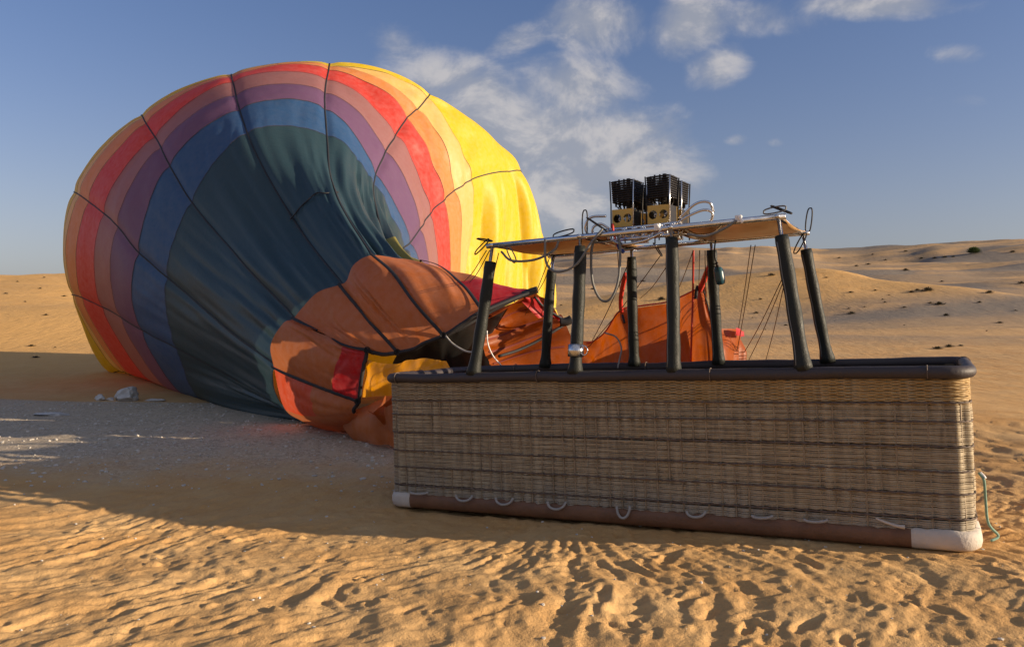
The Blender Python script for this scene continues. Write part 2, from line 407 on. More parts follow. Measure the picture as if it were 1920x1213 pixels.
class MB:
    def __init__(s): s.v = []; s.f = []
    def tube(s, pts, r, n=8, closed=False, cap=True):
        p = np.asarray(pts, float); m = len(p)
        rr = np.broadcast_to(np.asarray(r, float), (m,)) if np.ndim(r) < 2 else r
        if closed: tg = np.roll(p, -1, 0)-np.roll(p, 1, 0)
        else: tg = np.gradient(p, axis=0)
        tg /= (np.linalg.norm(tg, axis=1)[:, None]+1e-9)
        ref = np.array([0, 0, 1.0]) if abs(tg[0][2]) < .9 else np.array([1.0, 0, 0])
        nrm = ref-tg[0]*np.dot(ref, tg[0]); nrm /= np.linalg.norm(nrm)
        base = len(s.v)
        for i in range(m):
            nrm = nrm-tg[i]*np.dot(nrm, tg[i]); nrm /= (np.linalg.norm(nrm)+1e-9)
            bn = np.cross(tg[i], nrm)
            for k in range(n):
                a = 2*math.pi*k/n
                s.v.append(p[i]+rr[i]*(math.cos(a)*nrm+math.sin(a)*bn))
        for i in range(m if closed else m-1):
            for k in range(n):
                a0 = base+i*n+k; a1 = base+i*n+(k+1) % n
                j = (i+1) % m
                b0 = base+j*n+k; b1 = base+j*n+(k+1) % n
                s.f.append((a0, a1, b1, b0))
        if cap and not closed:
            s.f.append(tuple(base+k for k in range(n))[::-1]); s.f.append(tuple(base+(m-1)*n+k for k in range(n)))
        return s
    def box(s, c, half, ax=None, bevel=0):
        ax = np.eye(3) if ax is None else np.asarray(ax)
        base = len(s.v); c = np.asarray(c, float)
        for sx in (-1, 1):
            for sy in (-1, 1):
                for sz in (-1, 1):
                    s.v.append(c+ax[0]*half[0]*sx+ax[1]*half[1]*sy+ax[2]*half[2]*sz)
        for f in ((0, 1, 3, 2), (4, 6, 7, 5), (0, 4, 5, 1), (2, 3, 7, 6), (0, 2, 6, 4), (1, 5, 7, 3)): s.f.append(tuple(base+i for i in f))
        return s
    def build(s, name, mat, parent=None, off=None, smooth=True, bevel=0, label=None):
        v = np.array(s.v)
        if off is not None: v = v-np.asarray(off)
        o = mesh_obj(name, v, s.f, mat, parent, smooth)
        if bevel:
            md = o.modifiers.new('bevel', 'BEVEL'); md.width = bevel; md.segments = 2; md.limit_method = 'ANGLE'
        if label: o['label'] = label
        return o

def ribbon(pts, nr, width, thick=.004):
    p = np.asarray(pts, float); n = np.asarray(nr, float); mb = MB()
    tg = np.gradient(p, axis=0); tg /= np.linalg.norm(tg, axis=1)[:, None]+1e-9
    sd = np.cross(tg, n); sd /= np.linalg.norm(sd, axis=1)[:, None]+1e-9
    for i in range(len(p)):
        for a_, b_ in ((-1, 0), (-.6, 1), (.6, 1), (1, 0)): mb.v.append(p[i]+sd[i]*a_*width/2+n[i]*b_*thick)
    for i in range(len(p)-1):
        for k in range(3): mb.f.append((4*i+k, 4*i+k+1, 4*i+k+5, 4*i+k+4))
    return mb
# ------------------------------------------------------------------ materials
def fabric(name, c, trans=.38, var=.05, dirt=.08):
    m, t, b, out = new_mat(name)
    geo = t.new('ShaderNodeNewGeometry').outputs['Position']
    n = t.noise(geo, .9, 5, .6); n2 = t.noise(geo, 9, 4, .6)
    hsv = t.new('ShaderNodeHueSaturation'); hsv.inputs['Color'].default_value = (*c, 1)
    t.put(hsv.inputs['Value'], t.math('ADD', t.math('MULTIPLY_ADD', t.math('SUBTRACT', n, .5), var*2.5, 1.0), t.math('MULTIPLY', t.math('SUBTRACT', n2, .5), dirt)))
    t.put(hsv.inputs['Saturation'], t.math('MULTIPLY_ADD', t.math('SUBTRACT', n2, .5), -.3, 1.0))
    t.l.new(hsv.outputs[0], b.inputs['Base Color'])
    b.inputs['Roughness'].default_value = .48; b.inputs['Specular IOR Level'].default_value = .35
    bp = t.bump(t.noise(geo, 6.0, 4, .62, .9), .17, .035)
    t.l.new(bp, b.inputs['Normal'])
    tr = t.new('ShaderNodeBsdfTranslucent'); t.l.new(hsv.outputs[0], tr.inputs[0]); t.l.new(bp, tr.inputs['Normal'])
    mx = t.new('ShaderNodeMixShader'); mx.inputs[0].default_value = trans
    t.l.new(b.outputs[0], mx.inputs[1]); t.l.new(tr.outputs[0], mx.inputs[2]); t.l.new(mx.outputs[0], out.inputs[0])
    return m
FAB = {
    'green': fabric('green_nylon', (.032, .066, .082), .25),
    'blue': fabric('blue_nylon', (.045, .105, .235), .3),
    'purple': fabric('purple_nylon', (.185, .10, .195), .38),
    'mauve': fabric('mauve_nylon', (.37, .175, .175), .4),
    'red': fabric('red_nylon', (.66, .085, .07), .4),
    'orange': fabric('orange_nylon', (.74, .30, .11), .4),
    'pale': fabric('pale_orange_nylon', (.82, .55, .20), .4),
    'yellow': fabric('yellow_nylon', (.76, .57, .045), .4),
    'rust': fabric('rust_orange_fabric', (.50, .165, .062), .35),
    'redorange': fabric('red_orange_fabric', (.62, .10, .045), .4),
    'crimson': fabric('crimson_fabric', (.50, .035, .04), .35),
    'olive': fabric('olive_yellow_nylon', (.30, .27, .06), .3),
    'amber': fabric('amber_fabric', (.85, .36, .015), .42),
    'scoop': fabric('scoop_orange_fabric', (.36, .082, .013), .42),  # orange lowered to carry the shade on the hanging cloth
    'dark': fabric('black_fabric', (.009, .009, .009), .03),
}
m_tape = simple_mat('black_webbing', (.014, .014, .017), .7, var=.2)
m_rim = simple_mat('dark_rim_leather', (.040, .031, .033), .6, var=.3, scale=9, bump=.25, bscale=60)
m_base = simple_mat('brown_hide', (.16, .075, .038), .6, var=.45, scale=7, bump=.5, bscale=40)
m_cap = simple_mat('pale_hide', (.52, .46, .40), .75, var=.2, scale=9, bump=.5, bscale=40)
m_sleeve = simple_mat('upright_sleeve_leather', (.016, .018, .015), .55, var=.35, scale=14, bump=.4, bscale=70, spec=.25)
m_steel = simple_mat('stainless_steel', (.62, .62, .63), .24, 1.0, var=.1)
m_hose = simple_mat('grey_hose', (.15, .15, .145), .6)
m_panel = simple_mat('heat_shield_board', (.50, .30, .125), .38, .25, var=.12, scale=5)  # tan puts the warm sand reflection into the sheet's own colour
m_brass = simple_mat('yellow_anodised_plate', (.58, .37, .09), .42, .35, var=.15, scale=30)
m_black = simple_mat('sooty_steel', (.022, .020, .020), .5, .6, var=.4, scale=40)
m_red = simple_mat('red_strap', (.55, .035, .02), .6)
m_pleat_shadow = simple_mat('dark_red_pleat_shadow', (.16, .022, .012), .7)
m_blue = simple_mat('blue_strap', (.03, .06, .30), .6)
m_cable = simple_mat('steel_cable', (.10, .075, .05), .5, .5)
m_white = simple_mat('white_plastic', (.75, .74, .72), .4, var=.08)
m_rope = simple_mat('weathered_rope', (.34, .32, .30), .9, var=.3, scale=60)
m_ropeg = simple_mat('green_rope', (.20, .33, .26), .9, var=.3, scale=60)
m_stake = simple_mat('dark_willow_stake', (.27, .21, .140), .7, var=.5, scale=14)
m_liner = simple_mat('basket_liner', (.15, .115, .075), .9, var=.4, scale=30)
m_teal = simple_mat('teal_enamel', (.03, .09, .12), .3)
m_rock = simple_mat('pale_gypsum_rock', (.52, .51, .49), .95, var=.35, scale=7, bump=.8, bscale=22)
m_pebble = simple_mat('pebble', (.50, .47, .42), .95, var=.4, scale=3)
m_twig = simple_mat('dry_twig', (.10, .075, .045), .95, var=.4, scale=8)

m_wick, t, b, out = new_mat('wicker')
tc = t.new('ShaderNodeTexCoord').outputs['Object']
sp = t.new('ShaderNodeSeparateXYZ'); t.l.new(tc, sp.inputs[0])
fib = t.noise(t.mapping(tc, scale=(5, 5, 104)), 1.0, 3, .65)
blot = t.noise(tc, 2.6, 5, .6)
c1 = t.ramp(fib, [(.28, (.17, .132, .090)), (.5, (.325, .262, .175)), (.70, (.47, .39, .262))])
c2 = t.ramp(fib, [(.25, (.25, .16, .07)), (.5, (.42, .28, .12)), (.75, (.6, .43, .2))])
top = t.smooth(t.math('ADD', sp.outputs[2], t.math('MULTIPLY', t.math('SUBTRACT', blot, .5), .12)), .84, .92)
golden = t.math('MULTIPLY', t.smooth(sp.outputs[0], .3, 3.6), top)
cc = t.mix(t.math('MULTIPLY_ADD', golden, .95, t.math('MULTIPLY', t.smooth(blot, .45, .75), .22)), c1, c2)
dust = t.smooth(t.math('ADD', sp.outputs[2], t.math('MULTIPLY', t.math('SUBTRACT', blot, .5), .35)), .34, .10)
cc = t.mix(t.math('MULTIPLY', dust, .6), cc, (.33, .30, .255))
colm = t.noise(t.mapping(tc, scale=(13, 13, 1.6)), 1.0, 3, .6)
cc = t.mix(t.math('MULTIPLY', t.smooth(colm, .45, .7), .38), cc, (.52, .44, .31))
dk = t.noise(t.mapping(tc, scale=(26, 26, 4)), 1.0, 3, .7)
cc = t.mix(t.math('MULTIPLY', t.smooth(dk, .52, .78), .5), cc, (.11, .085, .062))
t.l.new(cc, b.inputs['Base Color']); b.inputs['Roughness'].default_value = .62; b.inputs['Specular IOR Level'].default_value = .3
t.put(b.inputs['Normal'], t.bump(t.noise(t.mapping(tc, scale=(60, 60, 300)), 1.0, 2, .5), .3, .003))
m_cord = simple_mat('dark_waling_cord', (.135, .10, .078), .8, var=.6, scale=9)

# ------------------------------------------------------------------ wicker basket
basket = empty('balloon_basket', matrix=BM)
tag(basket, 'long wicker balloon basket with dark padded rim standing on the sand', 'basket')
CR = .14
def perimeter(n, inset=0.0):
    """closed rounded rectangle; returns points (n,2), outward normals, arc length"""
    L_, W_ = LEN-2*inset, W-2*inset; r = max(CR-inset, .02)
    segs = [('l', (inset+r, inset), (1, 0), L_-2*r), ('a', (inset+L_-r, inset+r), -90, r), ('l', (inset+L_, inset+r), (0, 1), W_-2*r), ('a', (inset+L_-r, inset+W_-r), 0, r),
            ('l', (inset+L_-r, inset+W_), (-1, 0), L_-2*r), ('a', (inset+r, inset+W_-r), 90, r), ('l', (inset, inset+W_-r), (0, -1), W_-2*r), ('a', (inset+r, inset+r), 180, r)]
    tot = sum(s[3] if s[0] == 'l' else s[3]*math.pi/2 for s in segs)
    pts = []; nr = []
    for i in range(n):
        q = tot*i/n
        for sg in segs:
            ln = sg[3] if sg[0] == 'l' else sg[3]*math.pi/2
            if q <= ln:
                if sg[0] == 'l':
                    pts.append((sg[1][0]+sg[2][0]*q, sg[1][1]+sg[2][1]*q)); nr.append((sg[2][1], -sg[2][0]))
                else:
                    a = R(sg[2])+q/sg[3]; pts.append((sg[1][0]+sg[3]*math.cos(a), sg[1][1]+sg[3]*math.sin(a))); nr.append((math.cos(a), math.sin(a)))
                break
            q -= ln
        else:
            pts.append(pts[0]); nr.append(nr[0])
    return np.array(pts), np.array(nr), tot
_, _, TOT = perimeter(8)
NST = int(round(TOT/.046/2))*2           # stakes
SUB = 3
NP = NST*SUB
pp, pn, _ = perimeter(NP, .020)
CORDS = [.89, .775, .625, .475, .338, .19]
vs = []; fs = []
row_h = []
h = .105
while h < 1.05:
    if min(abs(h-c) for c in CORDS) > .008: row_h.append(h)
    h += .0097
kk = np.arange(NP)
base = 0
for ri, h in enumerate(row_h):
    band = sum(1 for c in CORDS if c > h)
    ph = (ri % 2) if band == 0 else 0
    wob = .0022*np.sin(kk*.031+ri*1.7)+.003*(vnoise(kk*.02+band*3.1, kk*0+.5+band)-.5)
    amp = (.0055 if band == 0 else .0088)*(.35+1.2*vnoise(kk*.13+band*7.7+ri*.03, kk*0+ri*.05))
    outw = amp*np.cos(math.pi*(kk/SUB+ph)) + .006*np.sin(kk/NP*97+band) * .5
    r = .0053*(.85+.3*vnoise(kk*.05+ri*9.1, kk*0+3.3))
    cx = pp[:, 0]+pn[:, 0]*outw; cy = pp[:, 1]+pn[:, 1]*outw; cz = h+wob
    for (dn_, dz_) in ((1, 0), (0, 1.12), (-1, 0), (0, -1.12)):
        vs.append(np.stack([cx+pn[:, 0]*r*dn_, cy+pn[:, 1]*r*dn_, cz+r*dz_], -1))
    for k in range(4):
        a0 = base+k*NP+kk; a1 = base+((k+1) % 4)*NP+kk
        b0 = base+k*NP+(kk+1) % NP; b1 = base+((k+1) % 4)*NP+(kk+1) % NP
        fs.append(np.stack([a0, b0, b1, a1], -1))
    base += 4*NP
V = np.concatenate(vs); Fq = np.concatenate(fs)
me = bpy.data.meshes.new('wicker_weave'); me.vertices.add(len(V)); me.vertices.foreach_set('co', V.reshape(-1).astype(np.float32))
me.loops.add(len(Fq)*4); me.loops.foreach_set('vertex_index', Fq.reshape(-1).astype(np.int32))
me.polygons.add(len(Fq)); me.polygons.foreach_set('loop_start', np.arange(0, len(Fq)*4, 4, dtype=np.int32)); me.polygons.foreach_set('use_smooth', np.ones(len(Fq), bool))
me.update(calc_edges=True); me.materials.append(m_wick)
o = bpy.data.objects.new('wicker_weave', me); col.objects.link(o); o.parent = basket; o['kind'] = 'stuff'
# upright stakes showing between the strands
mb = MB(); sp_, sn_, _ = perimeter(NST, .0265)
for i in range(1, NST, 2):
    wv_ = random.uniform(-.003, .003)
    mb.tube([(sp_[i, 0]+wv_*sn_[i, 1], sp_[i, 1]+wv_*sn_[i, 0], .09), (sp_[i, 0], sp_[i, 1], .5), (sp_[i, 0]-wv_*sn_[i, 1], sp_[i, 1], .885)], random.uniform(.0055, .0078), 6, cap=False)
o = mb.build('stakes', m_stake, basket); o['kind'] = 'stuff'
# liner inside the weave
pi, _, _ = perimeter(120, .042)
lv = [(x, y, .06) for x, y in pi]+[(x, y, 1.06) for x, y in pi]+[(x, y, .06) for x, y in pi]
lf = [(i, (i+1) % 120, 120+(i+1) % 120, 120+i) for i in range(120)]+[tuple(range(240, 360))]
mesh_obj('liner', lv, lf, m_liner, basket)
# dark waling cords : each a twisted double strand
NC = 700
pc, nc, _ = perimeter(NC, .012)
for ci, c in enumerate(CORDS):
    mb = MB()
    for k in range(2):
        a = np.arange(NC)*2*math.pi*110/NC+math.pi*k
        off = .0035*np.cos(a); dz = .0040*np.sin(a)
        zz = c+dz+.006*(vnoise(np.arange(NC)*.06+ci*5, np.arange(NC)*0+ci)-.5)
        mb.tube(np.stack([pc[:, 0]+nc[:, 0]*off, pc[:, 1]+nc[:, 1]*off, zz], -1), .0043, 5, closed=True)
    mb.build('waling_cord', m_cord, basket)
# padded rim
NR = 220
pr, nr, _ = perimeter(NR, .012)
mb = MB()
zz = HB-.043+.010*(vnoise(np.arange(NR)*.16, np.arange(NR)*0)-.5)
rr = .039*(.93+.14*vnoise(np.arange(NR)*.35, np.arange(NR)*0+7))
mb.tube(np.stack([pr[:, 0], pr[:, 1], zz], -1), rr, 14, closed=True)
rim = mb.build('rim', m_rim, basket)
for k in range(0, NR, 26):   # stitched seams across the rim
    c_ = pr[k]; a = np.linspace(0, 2*math.pi, 15)[:-1]
    MB().tube(np.stack([c_[0]+nr[k, 0]*.045*np.cos(a), c_[1]+nr[k, 1]*.045*np.cos(a), zz[k]+.0455*np.sin(a)], -1), .0035, 5, closed=True).build('stitching', m_cord, rim)
# hide base: profile swept round the foot, brown with pale corner caps
prof = [(-.012, .118), (.012, .112), (.022, .085), (.024, .05), (.016, .018), (-.006, .002), (-.05, -.004)]
def base_piece(name, mat, k0, k1, grow=0.0, label=None, taper=True):
    pb, nb, _ = perimeter(720, .012)
    ks = [k % 720 for k in range(k0, k1+1)]
    vs = []; fs = []
    m = len(prof)
    for q, k in enumerate(ks):
        sag = .004*math.sin(k*.13)+.003*math.sin(k*.41+2)
        for (o_, z_) in prof:
            g = grow if 0 < q < len(ks)-1 else grow-.004
            vs.append((pb[k, 0]+nb[k, 0]*(o_+g), pb[k, 1]+nb[k, 1]*(o_+g), z_+(g if z_ > .1 else -g*.3)+(sag if z_ > .1 else sag*.2)))
    for q in range(len(ks)-1):
        for i in range(m-1):
            fs.append((q*m+i, q*m+i+1, (q+1)*m+i+1, (q+1)*m+i))
    o = mesh_obj(name, vs, fs, mat, basket)
    if label: o['label'] = label
    return o
step = TOT/720
base_piece('base_band', m_base, 0, 720, label='worn brown hide band round the foot of the basket')
kR = int((LEN-2*CR)/step)       # index where the right front corner arc starts
kc = int(CR*math.pi/2/step)
base_piece('corner_cap', m_cap, kR-int(.19/step), kR+kc+int(.25/step), .005, 'pale hide cap on the front right foot corner')
base_piece('corner_cap', m_cap, 720-kc-int(.25/step), 720+int(.10/step), .005, 'pale hide cap on the front left foot corner')
k3 = kR+kc+int((W-2*CR)/step)
base_piece('corner_cap', m_cap, k3-int(.2/step), k3+kc+int(.2/step), .005)
k4 = k3+kc+int((LEN-2*CR)/step)
base_piece('corner_cap', m_cap, k4-int(.2/step), k4+kc+int(.2/step), .005)
# floor and wooden skids
mb = MB(); mb.box((LEN/2, W/2, .05), (LEN/2-.08, W/2-.08, .012)); mb.build('floor_board', m_liner, basket, smooth=False)
# rope loops along the foot
def s_of_px(px):
    k = (px-960)/F
    q = ((2.776-k*4.71)/(3.827+k*2.025)); return (1-q)*LEN
for px, wd, dp in ((790, .17, .012), (874, .15, .04), (949, .15, .045), (1047, .15, .05), (1172, .10, .075), (1308, .13, .035), (1432, .13, .012), (1532, .14, .012)):
    s0 = s_of_px(px); a = np.linspace(0, math.pi, 15)
    pts = np.stack([s0-wd/2*np.cos(a), -.018-.018*np.sin(a), .142-dp*np.sin(a)*1.1-.004*np.cos(a)], -1)
    MB().tube(pts, .0095, 8).build('rope_loop', m_rope, basket)
s0 = s_of_px(1675)
MB().tube(catmull([(s0-.09, -.02, .175), (s0-.03, -.03, .155), (s0+.03, -.035, .14), (s0+.07, -.03, .135)], 5), np.linspace(.006, .013, 16), 7).build('frayed_strap_end', m_cap, basket)
# frayed rope tail on the right end
tail = catmull([(LEN+.01, .12, .46), (LEN+.035, .10, .42), (LEN+.04, .13, .30), (LEN+.05, .16, .15), (LEN+.10, .20, .07), (LEN+.06, .16, .045)], 8)
MB().tube(tail, .008, 7).build('rope_tail', m_ropeg, basket)
MB().tube(tail[:8]+np.array([.008, .004, 0]), .010, 7).build('rope_whipping', m_white, basket)

# ------------------------------------------------------------------ burner frame on eight padded uprights
frame = empty('burner_frame', matrix=BM)
tag(frame, 'steel burner frame on eight black padded uprights above the basket', 'burner frame')
LEG_S = [.87, 1.755, 2.51, 3.38]
TOP_S = [1.02, 1.79, 2.50, 3.24]
T0, T1, H_F = .16, 1.32, 2.13
tops = {}
for row, (tb, tt) in enumerate(((.03, T0), (W-.03, T1))):
    for j in range(4):
        bt = np.array([LEG_S[j], tb, HB-.03]); tp = np.array([TOP_S[j], tt, H_F])
        tops[(row, j)] = tp
        d = tp-bt
        up = MB().tube([bt, tp], .0135, 10).build('upright', m_steel, frame)
        q = np.linspace(0, .875 if j in (0, 3) else .93, 22)
        pts = np.array([bt+d*x for x in q])
        inward = .03 if row == 0 else -.03
        pts[:, 1] += inward*np.sin(q*math.pi)*.5
        rad = .047*(1+.05*np.sin(q*23+j*2+row)) + .016*np.exp(-(q/.06)**2)
        rad[-1] *= .9
        rad *= (1.0 if row == 0 else .96)
        sl = MB().tube(pts, rad, 16).build('sleeve', m_sleeve, up)
        zs = pts[1:-1]+np.stack([-.62*rad[1:-1], -.80*rad[1:-1], 0*rad[1:-1]], -1)
        MB().tube(zs, .0042, 5).build('zip', m_hose, up)  # zip seam line, kept pale to stand in for the sleeve's edge highlight
        if row == 0 and j == 1:
            cpos = bt+d*.17; ax = d/np.linalg.norm(d)
            MB().tube([cpos-ax*.045, cpos+ax*.045], .060, 18).build('metal_collar', m_steel, up)
            a = np.linspace(0, 2*math.pi, 13)[:-1]
            MB().tube(np.stack([cpos[0]+.075+.028*np.cos(a), cpos[1]-.02+0*a, cpos[2]+.035*np.sin(a)], -1), .005, 6, closed=True).build('collar_ring', m_steel, up)
# top tubes
def bar(name, p, q, r=.0165, mat=None, n=12):
    return MB().tube([p, q], r, n).build(name, mat or m_steel, frame)
ov = np.array([.05, 0, 0])
bar('front_bar', tops[(0, 0)]-ov, tops[(0, 3)]+ov, .021); bar('rear_bar', tops[(1, 0)]-ov, tops[(1, 3)]+ov, .018)
for j in range(4):
    bar('cross_bar', tops[(0, j)]+np.array([0, -.04, .002]), tops[(1, j)]+np.array([0, .04, .002]), .016)
# heat shield boards hung just under the outer bays
for (a_, b_) in ((0, 1), (2, 3)):
    s0, s1 = TOP_S[a_]-.02, TOP_S[b_]+(.14 if a_ == 0 else .02)
    if a_ == 2: s0 -= .02
    mb = MB()
    n, m = 18, 10
    vs = []
    for iz in (0, 1):
        for i in range(n+1):
            for j in range(m+1):
                x = s0+(s1-s0)*i/n; y = T0+.0+(T1-T0)*j/m
                vs.append((x, y, H_F+.012-.028*math.sin(math.pi*j/m)-.01*math.sin(math.pi*i/n)+(.006 if iz else 0)))
    fs = []
    K = (n+1)*(m+1)
    for i in range(n):
        for j in range(m):
            q = i*(m+1)+j
            fs.append((q, q+1, q+m+2, q+m+1)); fs.append((K+q, K+q+m+1, K+q+m+2, K+q+1))
    def edge(l):
        for x, y in zip(l[:-1], l[1:]): fs.append((x, y, K+y, K+x))
    edge([i*(m+1) for i in range(n+1)]); edge([i*(m+1)+m for i in range(n+1)]); edge(list(range(m+1))); edge([n*(m+1)+j for j in range(m+1)])
    mesh_obj('heat_shield', vs, fs, m_panel, frame)
# white clamps, carabiners and rope loops on the frame corners
for (s_, t_) in ((2.98, T0-.01), (2.40, T0-.01)):
    mb = MB(); mb.box((s_, t_, H_F+.012), (.022, .022, .026)); mb.tube([(s_, t_-.02, H_F+.03), (s_+.03, t_-.02, H_F-.02)], .012, 7)
    mb.build('white_clamp', m_white, frame, smooth=False, bevel=.006)
def carab(c, ux, uz, L_=.075, w_=.022, mat=m_black, r=.0055):
    a = np.linspace(0, 2*math.pi, 19)[:-1]
    c = np.asarray(c, float); ux = np.asarray(ux, float); uz = np.asarray(uz, float)
    ux /= np.linalg.norm(ux); uz /= np.linalg.norm(uz)
    pts = np.array([c+uz*L_*math.sin(x)*1.0+ux*w_*np.sign(math.cos(x))*abs(math.cos(x))**.55 for x in a])
    return MB().tube(pts, r, 6, closed=True).build('carabiner', mat, frame)
carab(tops[(0, 0)]+np.array([-.10, 0, .0]), (0, .3, 1), (-1, 0, -.75), .085)
carab(tops[(0, 0)]+np.array([-.06, -.02, .05]), (0, 1, .3), (1, 0, -.25), .07)
carab(tops[(0, 0)]+np.array([.18, -.02, -.09]), (1, 0, .6), (.5, 0, -1), .07, mat=m_hose)
carab(tops[(0, 1)]+np.array([.04, 0, .10]), (1, 0, 0), (.05, 0, 1), .10)
carab(tops[(0, 1)]+np.array([.14, 0, .08]), (0, 1, 0), (-1, 0, .75), .10)
carab(tops[(0, 1)]+np.array([-.14, 0, .04]), (0, .3, 1), (1, 0, .15), .09)
carab(tops[(0, 3)]+np.array([-.02, 0, .05]), (0, .3, 1), (1, 0, .1), .075, mat=m_hose)
carab(tops[(0, 3)]+np.array([.02, .02, .05]), (0, 1, .3), (1, 0, -.5), .075)
carab(tops[(1, 3)]+np.array([.05, 0, .10]), (1, 0, 0), (.15, 0, 1), .10)
carab(tops[(1, 3)]+np.array([-.02, -.03, -.08]), (1, 0, 0), (-.55, 0, -1), .09)
carab(tops[(1, 1)]+np.array([.25, -.03, -.03]), (0, 1, .2), (.6, 0, -1), .07)
for pts, r, mt in (
        ([(1.12, .12, 2.070), (1.22, .10, 1.990), (1.42, .10, 1.980), (1.58, .12, 2.040), (1.62, .13, 2.110)], .0095, m_hose),
        ([(1.52, .10, 2.130), (1.53, .08, 1.950), (1.62, .07, 1.870), (1.78, .07, 1.910), (1.90, .10, 2.070), (1.98, .14, 2.170)], .0095, m_hose),
        ([(2.62, .14, 2.070), (2.75, .12, 2.040), (2.88, .12, 2.080), (2.97, .13, 2.130)], .009, m_hose),
        ([(1.90, .30, 2.170), (1.84, .26, 2.050), (1.84, .24, 1.800), (1.90, .24, 1.650), (1.985, .24, 1.650), (2.05, .25, 1.800), (2.06, .28, 2.050), (2.02, .30, 2.170)], .010, m_hose)):
    MB().tube(catmull(pts, 8), r, 8).build('fuel_hose', mt, frame)

# ------------------------------------------------------------------ four burners
# burner bed: pipes and valve blocks bolted to the frame
bs0, bs1, bt0, bt1 = 1.72, 2.40, .45, .92
bed = [((1.82, .34, H_F-.03), (2.54, .34, H_F-.03)), ((1.82, 1.0, H_F-.03), (2.54, 1.0, H_F-.03)), ((1.84, .30, H_F-.02), (1.84, 1.05, H_F-.02)), ((2.52, .30, H_F-.02), (2.52, 1.05, H_F-.02)), ((1.87, .42, H_F+.065), (2.48, .42, H_F+.065)), ((1.90, .86, H_F+.065), (2.50, .86, H_F+.065))]
for p, q in bed: bar('burner_pipe', p, q, .013)
for s_ in (1.92, 2.07, 2.15, 2.22, 2.37, 2.45):
    mb = MB(); mb.box((s_, .385, H_F+.03), (.018, .022, .035)); mb.tube([(s_, .36, H_F+.045), (s_, .33, H_F+.05)], .011, 8)
    mb.tube(catmull([(s_, .37, H_F+.0), (s_+.03, .34, H_F-.03), (s_+.07, .33, H_F-.02), (s_+.09, .36, H_F+.02)], 5), .006, 6)
    mb.build('valve', m_steel, frame, bevel=.003)
for pts in ([(1.78, .38, H_F+.0), (1.75, .36, H_F+.10), (1.80, .36, H_F+.17), (1.92, .38, H_F+.17)], [(1.82, .36, H_F-.02), (1.82, .34, H_F+.08), (1.88, .36, H_F+.11), (1.94, .38, H_F+.07)],
            [(2.48, .40, H_F+.06), (2.56, .38, H_F+.10), (2.68, .38, H_F+.135), (2.74, .40, H_F+.11), (2.72, .42, H_F+.04)], [(2.48, .44, H_F+.10), (2.62, .40, H_F+.19), (2.72, .40, H_F+.19), (2.74, .44, H_F+.12)],
            [(2.56, .30, H_F+.0), (2.64, .30, H_F-.05), (2.76, .30, H_F-.05), (2.86, .28, H_F+.02)], [(1.96, .34, H_F-.02), (2.08, .30, H_F-.07), (2.24, .30, H_F-.06), (2.38, .32, H_F-.01)]):
    MB().tube(catmull(pts, 8), .0105, 8).build('fuel_pipe', m_steel, frame)
MB().tube(catmull([(1.98, .36, H_F+.10), (1.99, .34, H_F+.03), (2.02, .34, H_F-.08)], 6), .010, 7).build('pilot_cord', m_red, frame)
MB().tube(catmull([(2.02, .34, H_F-.05), (2.04, .33, H_F-.10), (2.07, .34, H_F-.13)], 6), .014, 7).build('blue_tie', m_blue, frame)

